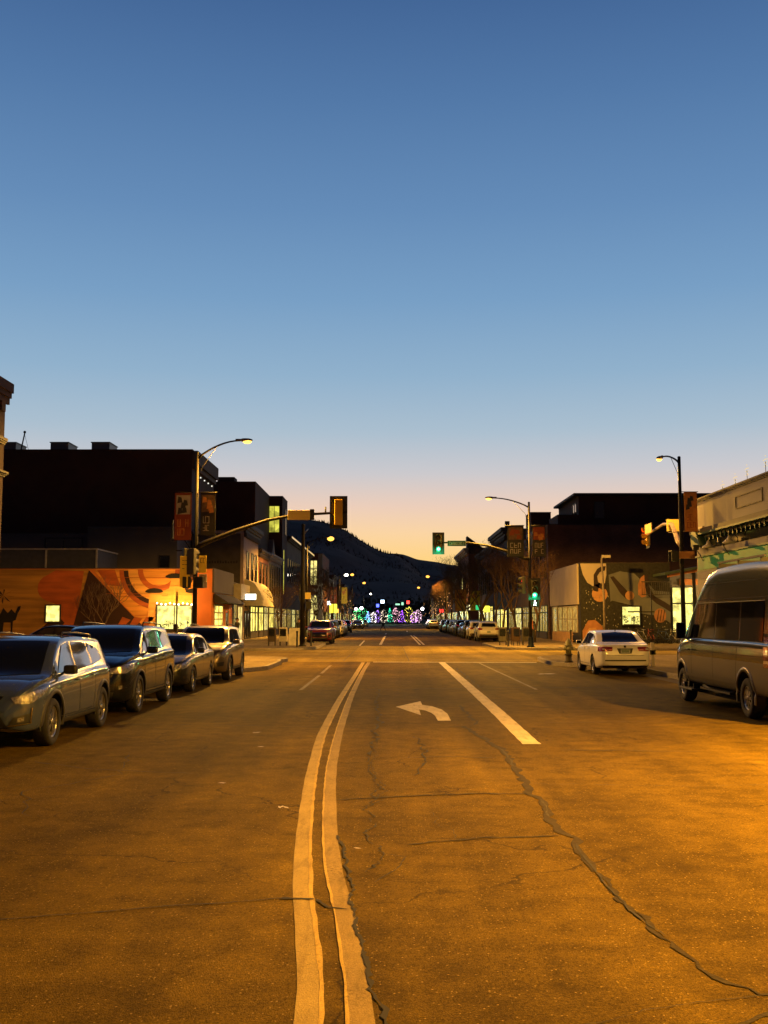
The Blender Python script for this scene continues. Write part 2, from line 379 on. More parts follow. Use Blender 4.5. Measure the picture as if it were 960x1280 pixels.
struct('faded_lane_line', g, WHIF)
ar = [(.13,22.65),(.69,24.15),(.70,23.15),(.90,22.75),(1.06,22.0),(1.125,21.0),(1.115,19.6),(.875,19.6),(.865,20.6),(.82,21.2),(.72,21.75),(.60,22.0),(.60,20.7)]
struct('turn_arrow', MB().addm([(x,y,.0035) for x,y in ar], [(0,12,2,1)][:0]+[(0,12,11,2,1)[::1]]+[(2,11,10,3),(3,10,9,4),(4,9,8,5),(5,8,7,6)]), WHI)
g = MB()
def seg(a, b, w, z=.009, G=None): (G or g).face([(a[0]-w/2,a[1],z),(a[0]+w/2,a[1],z),(b[0]+w/2,b[1],z),(b[0]-w/2,b[1],z)])
seg((-.65,75.5),(-.47,113),.2); seg((2.14,75.5),(2.32,118),.15); seg((2.42,75.5),(2.6,116),.15); seg((-2.03,72.5),(-2.1,89),.12)
seg((2.4,146),(2.6,160),.18); seg((-.5,125),(-.4,132),.18)
struct('distant_lane_line', g, WHI)
g = MB()
for x in (-2.0, .85): seg((x,46.5),(x-.02,71.5),.03,.008)
for y in (54.5, 63.2): g.face([(-60,y,.008),(60,y,.008),(60,y+.04,.008),(-60,y+.04,.008)])
struct('concrete_joint', g, pmat('dark_joint', (.05,.045,.035), .9))
g = MB()
for y in (48.2, 51.4, 65.5, 68.9): g.face([(-5.6,y,.009),(6.4,y,.009),(6.4,y+.22,.009),(-5.6,y+.22,.009)])
g.face([(-6,71.2,.009),(6.4,71.2,.009),(6.4,71.5,.009),(-6,71.5,.009)])
struct('crosswalk_line', g, WHIF)

# cracks and sealant
def crack(pts, w, z, jit=.03, step=.12, wj=.5, seed=1):
    rnd = random.Random(seed); g = MB(); P = []
    for (a, b) in zip(pts, pts[1:]):
        a = Vector(a); b = Vector(b); n = max(1, int((b-a).length/step))
        for i in range(n): P.append(a+(b-a)*(i/n))
    P.append(Vector(pts[-1])); Q = []
    for i, p in enumerate(P):
        d = (P[min(i+1,len(P)-1)]-P[max(i-1,0)]).normalized(); nn = Vector((-d.y, d.x))
        s = nn*(noise.noise(Vector((p.x*3+seed, p.y*3, seed)))*jit*2+rnd.uniform(-jit, jit)*.5)
        e = w*(1+rnd.uniform(-wj, wj))*(.35 if i in (0, len(P)-1) else 1)
        Q.append((p+s-nn*e/2, p+s+nn*e/2))
    for a, b in zip(Q, Q[1:]): g.face([(a[0].x,a[0].y,z),(a[1].x,a[1].y,z),(b[1].x,b[1].y,z),(b[0].x,b[0].y,z)])
    return g
def join(*gs):
    o = gs[0]
    for q in gs[1:]: o.addm(q.v, q.f)
    return o
CRK = pmat('crack_dark', (.016,.013,.010), .95); SEAL = pmat('crack_sealant', (.036,.026,.008), .8, spec=.1, scale=9, var=.35, bump=.3)
SEALL = pmat('pale_filler', (.055,.045,.025), .8, spec=.1, scale=12, var=.35)
sealB = [(1.0,18.6),(1.28,18.6),(1.4,17.1),(1.58,15.53),(1.59,14.9),(1.57,13.48),(1.48,11.65),(1.55,11.14),(1.51,10.17),(1.52,9.5),(1.52,8.94),(1.51,8.03),(1.53,7.57),(1.53,7.06),(1.55,6.61),(1.6,6.33),(1.62,6.15),(1.67,5.88),(1.72,5.63),(1.8,5.45),(1.95,5.4)]
g = join(crack(sealB[:12], .085, .0045, .035, .13, .55, 3), crack(sealB[11:], .038, .0045, .03, .07, .8, 4), crack([(1.5,23),(1.52,20.9),(1.56,19.02),(1.28,18.6)], .06, .0045, .04, .15, .5, 6),
         crack([(-.55,11.13),(.11,11.33),(.96,11.54),(1.46,11.49)], .035, .0045, .03, .10, .7, 7), crack([(.15,8.97),(.76,9.23),(1.45,9.3)], .022, .0045, .02, .08, .7, 8),
         crack([(1.9,5.3),(1.3,4.9)], .04, .0045, .02, .1, .5, 8))
struct('crack_sealant', g, SEAL)
struct('crack_filler', join(crack(sealB[3:6], .022, .0055, .02, .12, .9, 33), crack(sealB[7:9], .018, .0055, .02, .12, .9, 34), crack(sealB[:2], .02, .0055, .02, .12, .8, 35)), SEALL)
A = [(-.29,28.1),(-.3,23.4),(-.18,19.75),(-.24,17.1),(-.26,14.63),(-.24,13.13),(-.12,12.19),(-.16,11.13),(-.25,10.58),(-.12,9.85),(-.18,9.16),(-.06,8.61),(-.1,8.28),(-.22,8.02)]
g = join(crack([(-.55,11.13),(.11,11.33),(.96,11.54),(1.46,11.49)], .020, .0068, .03, .07, .8, 57), crack([(.15,8.97),(.76,9.23),(1.45,9.3)], .014, .0068, .03, .05, .8, 58), crack([(2.6,19.2),(4.5,19.4),(6.5,19.1)], .025, .0068, .04, .15, .8, 59), crack([(-6.8,18.6),(-4.2,18.9),(-1.3,18.5)], .022, .0068, .04, .15, .8, 60), crack([(1.55,12.2),(3.4,12.0),(5.2,12.3)], .012, .0068, .03, .08, .8, 61), crack(A[:5], .035, .0065, .06, .10, .9, 11), crack(A[4:], .012, .0065, .045, .05, .95, 12), crack([(x+.05,y) for x,y in A[3:9]], .008, .0065, .05, .05, .95, 42),
         crack([(-6.9,6.5),(-2.4,6.76),(-1.72,6.98),(-.98,7.2),(-.62,7.26)], .012, .0065, .02, .1, .6, 13), crack([(-.72,7.26),(-.5,7.24)], .045, .0075, .01, .03, .6, 13),
         crack([(-.5,7.24),(-.4,7.05),(-.26,7.0)], .018, .0075, .01, .05, .6, 14), crack([(-.38,7.28),(-.24,7.35)], .0065, .0075, .01, .05, .6, 15),
         crack([(-.44,9.32),(-.35,8.55),(-.275,7.78),(-.245,7.35),(-.22,6.96),(-.19,6.52),(-.125,6.07),(-.10,5.74),(-.07,5.45),(-.03,5.29),(.0,5.0),(.0,3)], .022, .0075, .022, .04, .8, 16),
         crack([(.14,14.39),(.78,14.55),(1.41,14.39)], .03, .0065, .04, .15, .6, 17), crack([(-3.07,28.09),(-1.37,27.49),(-.15,28.11),(2.41,28.76),(6,28.9)], .07, .0065, .05, .3, .6, 18),
         crack([(-4.6,14),(-3.61,13.31),(-2.36,12.92)], .02, .0065, .04, .15, .6, 19), crack([(2.4,15.26),(4.37,15.09)], .035, .0065, .02, .2, .6, 20),
         crack([(.55,9.1),(.5,9.7),(.4,10.4)], .0065, .014, .04, .08, .6, 21), crack([(.3,12.8),(.5,14.3),(.42,17)], .02, .0065, .05, .15, .6, 22),
         crack([(-.06,8.6),(.12,8.5),(.05,8.1),(-.12,7.7)], .011, .0065, .02, .06, .7, 23), crack([(1.85,5.46),(1.2,5.25),(.8,5.0)], .0045, .0065, .02, .06, .7, 24),
         crack([(-.8,11.1),(-3.6,11.0),(-6.5,11.3)], .0045, .0065, .03, .15, .7, 25), crack([(-3.4,10.2),(-3.9,11.6),(-3.2,12.9),(-3.6,15)], .012, .0065, .05, .15, .7, 27),
         crack([(1.6,6.4),(1.53,7.0),(1.5,8.0),(1.53,9)], .012, .0075, .015, .06, .7, 28), crack([(2.4,28.7),(2.5,40)], .03, .0065, .05, .3, .7, 29))
struct('road_crack', g, CRK)
g = MB(); rnd = random.Random(5)
for x, y, s_ in [(-1.88,12.12,.05),(-1.04,10.62,.09),(-2.16,17.43,.08),(-.26,8.75,.03),(5.13,35.7,.35),(-1.85,15.52,.05)]:
    for k in range(3):
        a = rnd.uniform(0, 3); dx, dy = s_*math.cos(a), s_*math.sin(a)*.5; ox, oy = rnd.uniform(-s_, s_)*.4, rnd.uniform(-s_, s_)*.4
        g.face([(x+ox-dx,y+oy-dy,.018),(x+ox+dy*.4,y+oy-dx*.3,.02),(x+ox+dx,y+oy+dy,.024),(x+ox-dy*.3,y+oy+dx*.3,.02)])
o = g.build('road_litter', pmat('pale_scrap', (.4,.36,.3), .6)); o['kind'] = 'stuff'; o['label'] = 'pale paper scraps and leaves scattered on the asphalt'; o['category'] = 'litter'

# ================================================================ VEHICLES
def paint(name, col, metal=.5, rough=.32, coat=.7): return pmat(name, col, rough, metal, var=.05, scale=2, coat=coat)
GLASS = pmat('tinted_glass', (.007,.008,.009), .04, 0, var=.05, spec=.35, coat=.0)
SIDEGL = pmat('side_glass', (.02,.022,.024), .03, 0, var=.05, spec=1.0, coat=1.0)
BLK = pmat('black_plastic', (.014,.014,.014), .55, var=.2, scale=9)
GLOSSB = pmat('gloss_black', (.008,.008,.009), .12, var=.1, coat=.5)
RUB = pmat('tyre_rubber', (.016,.015,.014), .8, var=.25, scale=14, bump=.3, bscale=60)
RIM = pmat('alloy_rim', (.42,.41,.39), .28, .9, var=.1)
CHR = pmat('chrome_trim', (.7,.7,.68), .12, 1.0, var=.04)
CLAD = pmat('cladding_plastic', (.035,.034,.033), .6, var=.2, scale=9)
WELL = pmat('wheel_well', (.006,.006,.006), .9)
HEADL = pmat('headlight_lens', (.30,.29,.28), .10, .6, var=.6, scale=22, bump=.9, bscale=26, coat=1)
TAILR = pmat('tail_light_red', (.22,.008,.006), .12, .1, var=.35, scale=20, coat=1, bump=.3)
TAILW = pmat('tail_light_clear', (.6,.55,.45), .12, .3, var=.3, scale=20, coat=1)
PLATE = pmat('number_plate', (.42,.44,.42), .5, var=.12, scale=30)
PGREEN = pmat('plate_green', (.03,.12,.07), .5)
INT = pmat('cabin_dark', (.02,.018,.016), .8)

def lerp_pts(P, n):
    P = [Vector(p) for p in P]; d = [0]
    for a, b in zip(P, P[1:]): d.append(d[-1]+(b-a).length)
    out = []
    for i in range(n+1):
        t = d[-1]*i/n; k = max(j for j in range(len(P)-1) if d[j] <= t+1e-9)
        s_ = (t-d[k])/max(1e-9, d[k+1]-d[k]); out.append(P[k].lerp(P[k+1], min(1, s_)))
    return out
def patch_mesh(g, bvh, lower, upper, to3, D, off, n=14, m=5):
    lo = lerp_pts(lower, n); up = lerp_pts(upper, n); D = Vector(D).normalized(); vs = []
    last = None
    for j in range(m+1):
        for i in range(n+1):
            q = lo[i].lerp(up[i], j/m); o = Vector(to3(q[0], q[1]))
            h, nn, idx, dd = bvh.ray_cast(o-D*4, D)
            if h is None: h, nn, idx, dd = bvh.find_nearest(o)
            if nn.dot(D) > 0: nn = -nn
            vs.append(h+nn*off*.6-D*off*.6)
    fs = [(j*(n+1)+i, j*(n+1)+i+1, (j+1)*(n+1)+i+1, (j+1)*(n+1)+i) for j in range(m) for i in range(n)]
    o = g.sm; g.sm = True; g.addm(vs, fs); g.sm = o
    return g

def rim_mesh(g, R_, style, w=.0):
    """rim in the x axis direction (outer face at +x)"""
    g.lathe([(R_*.98,-.09),(R_,-.085),(R_,.012),(R_*.95,.016),(R_*.90,-.005),(R_*.86,-.06),(R_*.30,-.07)], (0,0,0), 'X', 28)
    ns = {'split': 5, 'five': 5, 'ten': 10, 'disc': 8, 'multi': 7}[style]
    for k in range(ns):
        a = 2*math.pi*k/ns
        pairs = [(-.13, .13)] if style in ('split', 'multi') else [(0, 0)]
        for (d0, d1) in pairs:
            for sgn in ((-1, 1) if style in ('split','multi') else (0,)):
                aa = a+sgn*(.17 if style == 'split' else .12); ab = a+sgn*.07
                w0 = R_*.10 if style in ('split','ten','multi') else R_*.17
                r0, r1 = R_*.16, R_*.93
                c0 = Vector((0, math.cos(ab), math.sin(ab))); c1 = Vector((0, math.cos(aa), math.sin(aa)))
                t0 = Vector((0, -math.sin(ab), math.cos(ab))); t1 = Vector((0, -math.sin(aa), math.cos(aa)))
                P = [c0*r0-t0*w0*.6, c0*r0+t0*w0*.6, c1*r1+t1*w0*.8, c1*r1-t1*w0*.8]
                F = [Vector((.010,0,0))+P[0], Vector((.010,0,0))+P[1], Vector((.006,0,0))+P[2], Vector((.006,0,0))+P[3]]
                B = [Vector((-.035,0,0))+p for p in P]
                g.addm(F+B, [(0,1,2,3),(7,6,5,4),(0,4,5,1),(1,5,6,2),(2,6,7,3),(3,7,4,0)])
    g.lathe([(R_*.22,-.05),(R_*.22,.010),(R_*.15,.020),(0.001,.022)], (0,0,0), 'X', 16)
def make_wheel(parent, x, y, r, w, side, style, rimr=.66, rimmat=None):
    """side=+1 right, -1 left. wheel (hub + brake) > tyre, rim"""
    hub = MB(); hub.lathe([(r*.42,-.05),(r*.42,0),(r*.15,.01),(.001,.01)], (0,0,0), 'X', 18)
    o = hub.build('wheel', BLK, parent); o.location = (x, y, r); o.rotation_euler = (0, 0, 0 if side > 0 else math.pi)
    t = MB(); s_ = w/2
    t.lathe([(r*rimr,-s_*1.0),(r*rimr*1.03,-s_*1.02),(r*.90,-s_*1.06),(r*.975,-s_*.86),(r*.993,-s_*.5),(r,0),(r*.993,s_*.5),(r*.975,s_*.86),(r*.90,s_*1.06),(r*rimr*1.03,s_*1.02),(r*rimr,s_*.9)], (-s_+.03,0,0), 'X', 36, False)
    t.build('tyre', RUB, o)
    rr = MB(); rim_mesh(rr, r*rimr*.99, style); rr.build('rim', rimmat or RIM, o)
    return o

def make_car(name, label, P):
    L, W, H = P['L'], P['W'], P['H']; root = thing(name, label, P.get('cat', 'car'))
    T = pchip(*zip(*P['top'])); Bf = pchip(*zip(*P['belt'])); Wf = pchip(*zip(*P['plan'])); U = pchip(*zip(*P['under']))
    tum = P.get('tum', .27); ht = L/2
    ys = sorted(set([round(-ht+i*.05, 3) for i in range(int(L/.05)+1)]+[round(y,3) for y, _ in P['top']]+[round(ht-.012,3), round(-ht+.012,3), ht, -ht]))
    ys = [y for i, y in enumerate(ys) if i == 0 or y-ys[i-1] > .008 or y == ht]
    rows = []
    for y in ys:
        t = T(y); w = Wf(y)*W/2; u = U(y); b = min(Bf(y), t-.035); gh = max(0, t-b-.05); e = min(1, gh/.3); e = e*e*(3-2*e)
        xg = w*.935; xr = xg-tum*gh-.03*e
        k = P.get('crown', .05)
        pts = [(0,u),(.72*w,u),(.93*w,u+.02),(.985*w,u+.10),(w*1.0,u+.26 if u+.26 < b-.2 else u+(b-u)*.4),(w*1.0,u+(b-u)*.62),(w*.997,b-(b-u)*.22),(w*.982,b-.045),(w*.955,b-.008),
               (xg,b+.012*e),(xg-(xg-xr)*.33,b+(t-b-k)*.33*e+.010*(1-e)),(xg-(xg-xr)*.66,b+(t-b-k)*.66*e+.016*(1-e)),(xr+.004,t-k*e-(1-e)*.014),
               (xr-.035-(1-e)*.06,t-.028*e-.006*(1-e)),(xr*.78,t-.012),(xr*.4,t-.003),(0,t)]
        # catmull-rom resample
        q = []
        for i in range(len(pts)-1):
            p0 = pts[max(0,i-1)]; p1 = pts[i]; p2 = pts[i+1]; p3 = pts[min(len(pts)-1,i+2)]
            for s_ in (0, .5):
                f = lambda c: .5*((2*p1[c])+(-p0[c]+p2[c])*s_*.8+(2*p0[c]-5*p1[c]+4*p2[c]-p3[c])*s_*s_*.8+(-p0[c]+3*p1[c]-3*p2[c]+p3[c])*s_**3*.8) if s_ else p1[c]
                q.append((f(0) if s_ == 0 else (p1[0]+p2[0])/2+(-(p0[0]-p1[0])-(p3[0]-p2[0]))*.05, f(1) if s_ == 0 else (p1[1]+p2[1])/2+(-(p0[1]-p1[1])-(p3[1]-p2[1]))*.05))
        q.append(pts[-1]); q[1] = (q[1][0], u)
        rows.append((y, q))
    n = len(rows[0][1]); ring = 2*n-2; vs = []
    for y, q in rows:
        vs += [(x, y, z) for x, z in q]+[(-x, y, z) for x, z in q[-2:0:-1]]
    fs = []
    for i in range(len(rows)-1):
        for j in range(ring):
            a, b = i*ring+j, i*ring+(j+1) % ring; fs.append((a, a+ring, b+ring, b))
    fs.append(tuple(range(ring))); fs.append(tuple((len(rows)-1)*ring+j for j in range(ring))[::-1])
    bm = bmesh.new(); V = [bm.verts.new(v) for v in vs]
    for f in fs: bm.faces.new([V[k] for k in f])
    bmesh.ops.recalc_face_normals(bm, faces=bm.faces[:])
    for f in bm.faces: f.smooth = True
    bvh = BVHTree.FromBMesh(bm)
    me = bpy.data.meshes.new('body'); bm.to_mesh(me); bm.free()
    pm = P['paint']; me.materials.append(pm); me.materials.append(WELL)
    if P.get('lower'):
        me.materials.append(P['lower'])
        for p in me.polygons:
            if p.center.z < P['lower_z']: p.material_index = 2
    r = P['wr']; wy = P['wy']; ar = r+P.get('archgap', .055)
    cut = MB()
    for y in wy:
        for s_ in (-1, 1):
            a = W/2*s_*1.3; b = (W/2-.36)*s_
            cut.mi = 1
            cut.lathe([(ar, min(a, b)), (ar, max(a, b))], (0, y, r+.01), 'X', 40)
            cut.box(min(a,b)+.0, max(a,b)-.0, y-ar, y+ar, -.3, r)
    cme = cut.mesh('cut', [pm, WELL]); co = bpy.data.objects.new('cut', cme); COL.objects.link(co)
    bmc = bmesh.new(); bmc.from_mesh(cme); bmesh.ops.recalc_face_normals(bmc, faces=bmc.faces[:]); bmc.to_mesh(cme); bmc.free()
    bo = bpy.data.objects.new('body', me); COL.objects.link(bo)
    md = bo.modifiers.new('b', 'BOOLEAN'); md.operation = 'DIFFERENCE'; md.object = co; md.solver = 'EXACT'; md.use_self = True
    try: md.material_mode = 'TRANSFER'
    except Exception: pass
    dg = bpy.context.evaluated_depsgraph_get(); dg.update()
    nm = bpy.data.meshes.new_from_object(bo.evaluated_get(dg))
    bpy.data.objects.remove(co); bo.modifiers.clear(); bo.data = nm
    nm.set_sharp_from_angle(angle=R(40))
    bo.parent = root
    BL = lambda nme, g, m, par=None, **k: g.build(nme, m, par or root, **k)
    sx = lambda s_: (lambda a, b: (s_*2, a, b))           # side frame: a=y, b=z
    # glass
    for nm_, lo, up in P['side_windows']:
        for s_ in (-1, 1):
            g = patch_mesh(MB(), bvh, lo, up, sx(s_), (-s_, 0, 0), .008, 12, 6); BL(nm_, g, P.get('side_glass', SIDEGL))
    if P.get('pillars'):
        for s_ in (-1, 1):
            for lo, up in P['pillars']: BL('pillar_trim', patch_mesh(MB(), bvh, lo, up, sx(s_), (-s_, 0, 0), .005, 3, 6), GLOSSB)
    ws = P['windshield']; g = MB()
    if ws: patch_mesh(g, bvh, [(-ws[1], ws[0]), (0, ws[0]+ws[4]), (ws[1], ws[0])], [(-ws[3], ws[2]), (0, ws[2]+.02), (ws[3], ws[2])], lambda a, b: (a, b, H+1), (0, 0, -1), .006, 16, 10); BL('windshield', g, GLASS)
    rw = P['rear_window']; g = MB()
    if rw['mode'] == 'top': patch_mesh(g, bvh, *rw['pts'], lambda a, b: (a, b, H+1), (0, 0, -1), .006, 16, 8)
    else: patch_mesh(g, bvh, *rw['pts'], lambda a, b: (a, -ht-1, b), (0, 1, 0), .006, 16, 8)
    BL('rear_window', g, GLASS)
    # front face patches  (a=x, b=z), optional slant direction
    for nm_, mt, lo, up, D, off in P.get('front', []):
        g = patch_mesh(MB(), bvh, lo, up, lambda a, b: (a, ht+.5, b), D or (0, -1, 0), off, 16, 5); BL(nm_, g, mt)
    for nm_, mt, lo, up, Dx, off in P.get('front_pair', []):
        for s_ in (-1, 1):
            g = patch_mesh(MB(), bvh, [(s_*a, b) for a, b in lo], [(s_*a, b) for a, b in up], lambda a, b: (a, ht+.2 if not Dx else ht+.2-abs(a)*Dx, b), (-s_*Dx, -1, 0), off, 12, 5); BL(nm_, g, mt)
    for nm_, mt, lo, up, off in P.get('rear', []):
        g = patch_mesh(MB(), bvh, lo, up, lambda a, b: (a, -ht-1, b), (0, 1, 0), off, 14, 5); BL(nm_, g, mt)
    for nm_, mt, lo, up, Dx, off in P.get('rear_pair', []):
        for s_ in (-1, 1):
            g = patch_mesh(MB(), bvh, [(s_*a, b) for a, b in lo], [(s_*a, b) for a, b in up], lambda a, b: (a, -ht-.2+abs(a)*Dx, b), (-s_*Dx, 1, 0), off, 12, 5); BL(nm_, g, mt)
    for nm_, mt, lo, up, off in P.get('side', []):
        for s_ in (-1, 1): BL(nm_, patch_mesh(MB(), bvh, lo, up, sx(s_), (-s_, 0, 0), off, 24, 3), mt)
    # door seams: thin dark strips
    for s_ in (-1, 1):
        g = MB()
        for pl in P.get('seams', []):
            pl = lerp_pts(pl, 12); d = .007
            for a, b in zip(pl, pl[1:]):
                vv = []
                dr = (b-a).normalized(); nn = Vector((-dr.y, dr.x))*d
                for q in (a-nn, b-nn, b+nn, a+nn):
                    o_ = Vector((s_*2, q[0], q[1])); h, n_, i_, d_ = bvh.ray_cast(o_, Vector((-s_, 0, 0)))
                    vv.append((h+Vector((s_*.0035,0,0))) if h else o_)
                if all(abs(v.x) < 1.3 for v in vv): g.face(vv)
        if g.f: BL('door_seam', g, WELL)
        for (y, z) in P.get('handles', []):
            h, n_, i_, d_ = bvh.ray_cast(Vector((s_*2, y, z)), Vector((-s_, 0, 0)))
            if h:
                g = MB(); x = h.x; g.tube([(x-.005*s_, y-.085, z-.004), (x+.035*s_, y-.07, z), (x+.04*s_, y+.05, z+.004), (x+.005*s_, y+.085, z+.004)], [.010,.014,.014,.010], 6); BL('door_handle', g, P.get('handle_mat', pm))
    # arches and sill cladding
    if P.get('clad'):
        for s_ in (-1, 1):
            for y in wy:
                g = MB(); vs = []; fs = []; N = 26
                for i in range(N+1):
                    a = R(-12)+R(204)*i/N
                    for rr_, o_ in ((ar-.004, .0), (ar-.004, .016), (ar+P['clad'], .012), (ar+P['clad']+.006, .0)):
                        py, pz = y+rr_*math.cos(a), r+.01+rr_*math.sin(a)
                        h, n_, i_, d_ = bvh.ray_cast(Vector((s_*2, py, pz)), Vector((-s_, 0, 0)))
                        x = h.x if h and abs(h.x) > W*.35 else s_*Wf(py)*W/2*.98
                        vs.append((x+s_*o_, py, pz))
                for i in range(N):
                    for j in range(3): fs.append((i*4+j, i*4+j+1, (i+1)*4+j+1, (i+1)*4+j))
                g.sm = True; g.addm(vs, fs); BL('wheel_arch', g, P.get('clad_mat', CLAD))
    # mirrors
    my, mz, mw = P['mirror'][:3]; mm = P.get('mirror_mat', pm); tall = P.get('mirror_tall', .14)
    h, n_, i_, d_ = bvh.ray_cast(Vector((2, my, mz)), Vector((-1, 0, 0))); bx = h.x if h else W/2*.9
    for s_ in (-1, 1):
        g = MB(); g.sm = True
        g.box(min(s_*(bx+.05), s_*(bx+.05+mw)), max(s_*(bx+.05), s_*(bx+.05+mw)), my-.045, my+.055, mz, mz+tall, .045)
        g.tube([(s_*(bx-.02), my+.02, mz-.03), (s_*(bx+.07), my, mz+.04)], .022, 6)
        m_ = BL('side_mirror', g, mm)
        g = MB(); g.box(min(s_*(bx+.068), s_*(bx+.035+mw)), max(s_*(bx+.068), s_*(bx+.035+mw)), my-.050, my-.044, mz+.018, mz+tall-.018); BL('mirror_glass', g, GLASS, m_)
    # roof rails
    if P.get('rails'):
        y0, y1, xr, zz = P['rails']
        for s_ in (-1, 1):
            g = MB(); g.tube([(s_*xr, y0, T(y0)-.05), (s_*xr, y0-.12, T(y0-.12)+.012+zz), (s_*xr, (y0+y1)/2, T((y0+y1)/2)+.015+zz), (s_*xr, y1+.12, T(y1+.12)+.01+zz), (s_*xr, y1, T(y1)-.05)], .016, 6)
            BL('roof_rail', g, P.get('rail_mat', BLK))
    # underbody mass so no daylight shows oddly
    g = MB(); g.box(-W/2+.37, W/2-.37, wy[1]-.2, wy[0]+.2, .20, U(0)+.02); BL('underbody', g, WELL)
    for y in wy:
        for s_ in (1, -1): make_wheel(root, s_*(W/2-P.get('wheel_in', .02)-.03), y, r, P.get('tw', .22), s_, P.get('rim', 'five'), P.get('rimr', .66), P.get('rimmat'))
    for fn in P.get('extra', []): fn(root, bvh, T, BL)
    return root

def plate(y, z, x=0, facing=-1, w=.305, h=.155):
    def f(root, bvh, T, BL):
        g = MB(); g.box(x-w/2, x+w/2, min(y, y+facing*.012), max(y, y+facing*.012), z-h/2, z+h/2)
        o = BL('number_plate', g, PLATE); g = MB()
        yy = y+facing*.014
        # green mountain band and characters too small to read
        g.box(x-w/2+.01, x+w/2-.01, min(yy, yy+facing*.002), max(yy, yy+facing*.002), z+h*.22, z+h*.40)
        for k in range(6): g.box(x-.105+k*.038, x-.082+k*.038, min(yy, yy+facing*.002), max(yy, yy+facing*.002), z-.035, z+.025)
        BL('plate_lettering', g, PGREEN, o)
    return f

# ---- small crossover wagon (blue grey)
def P_crossover():
    L, W, H = 4.46, 1.80, 1.585; h = L/2; f = h
    return dict(L=L, W=W, H=H, paint=paint('bluegrey_paint', (.060,.082,.150), .2, .2, 1.0),
      top=[(-h,.62),(-h+.03,.80),(-h+.10,1.02),(-h+.16,1.10),(-h+.42,1.44),(-h+.62,1.515),(-.9,1.56),(-.2,1.585),(.25,1.575),(.55,1.525),(.80,1.40),(1.32,1.055),(1.42,1.02),(1.75,.97),(h-.22,.86),(h-.12,.79),(h-.04,.68),(h,.56)],
      belt=[(-h,.8),(-h+.3,1.02),(-1.2,1.03),(0,.99),(.9,.955),(1.4,.93),(h-.2,.80),(h,.55)],
      plan=[(-h,.66),(-h+.05,.80),(-h+.25,.925),(-h+.7,.985),(-.6,1.0),(.8,1.0),(h-.75,.985),(h-.4,.93),(h-.16,.80),(h-.05,.66),(h,.54)],
      under=[(-h,.42),(-h+.2,.33),(-h+.6,.27),(h-.7,.26),(h-.25,.26),(h,.34)],
      wr=.345, wy=(1.33,-1.33), clad=.055, archgap=.06, rim='split', rimr=.66,
      windshield=(1.33,.66,.60,.555,.12),
      rear_window=dict(mode='rear', pts=([(-.58,1.10),(.58,1.10)],[(-.50,1.40),(.50,1.40)])),
      side_windows=[('front_window',[(.98,1.035),(.12,1.045)],[(.50,1.435),(.12,1.485)]),('quarter_light',[(1.22,1.03),(1.03,1.035)],[(1.0,1.15),(.96,1.20)]),
                    ('rear_window_side',[(.05,1.045),(-.78,1.065)],[(.05,1.485),(-.70,1.455)]),('rear_quarter_window',[(-.84,1.075),(-1.50,1.16)],[(-.78,1.445),(-1.36,1.34)])],
      pillars=[([(.12,1.04),(.05,1.04)],[(.12,1.49),(.05,1.49)]),([(-.78,1.06),(-.84,1.07)],[(-.70,1.46),(-.78,1.45)]),([(1.03,1.03),(.98,1.03)],[(.96,1.2),(.90,1.22)])],
      front=[('grille',GLOSSB,[(-.34,.64),(0,.60),(.34,.64)],[(-.42,.765),(0,.775),(.42,.765)],None,.012),('bumper_intake',BLK,[(-.52,.33),(.52,.33)],[(-.40,.53),(.40,.53)],None,.010),
             ('grille_badge_bar',CHR,[(-.30,.70),(.30,.70)],[(-.30,.716),(.30,.716)],None,.022)],
      front_pair=[('headlight',HEADL,[(.50,.665),(.68,.655),(.93,.80)],[(.47,.745),(.70,.815),(.95,.865)],.75,.010),
                  ('fog_surround',BLK,[(.50,.37),(.76,.40)],[(.56,.48),(.78,.53)],.5,.010),('fog_light',HEADL,[(.60,.41),(.69,.425)],[(.61,.47),(.69,.485)],.5,.018),
                  ('fog_trim',CHR,[(.50,.355),(.79,.385)],[(.505,.372),(.79,.40)],.5,.016),('fog_trim_upright',CHR,[(.765,.39),(.785,.39)],[(.785,.60),(.80,.60)],.5,.017)],
      rear_pair=[('tail_light',TAILR,[(.55,.88),(.90,.90)],[(.52,1.02),(.86,1.06)],.6,.010)],
      side=[('sill_cladding',CLAD,[(.93,.27),(-.93,.27)],[(.93,.37),(-.93,.37)],.012)],
      seams=[[(1.02,.40),(1.05,.75),(1.12,1.0)],[(.09,.40),(.085,1.04)],[(-.80,.75),(-.82,1.06)],[(-.80,.75),(-.72,.40)],[(1.02,.40),(-.72,.40)]],
      handles=[(.22,.90),(-.66,.93)], mirror=(.90,1.01,.21), mirror_mat=BLK, rails=(.15,-1.62,.57,.03),
      extra=[plate(-h-.004,.72)])
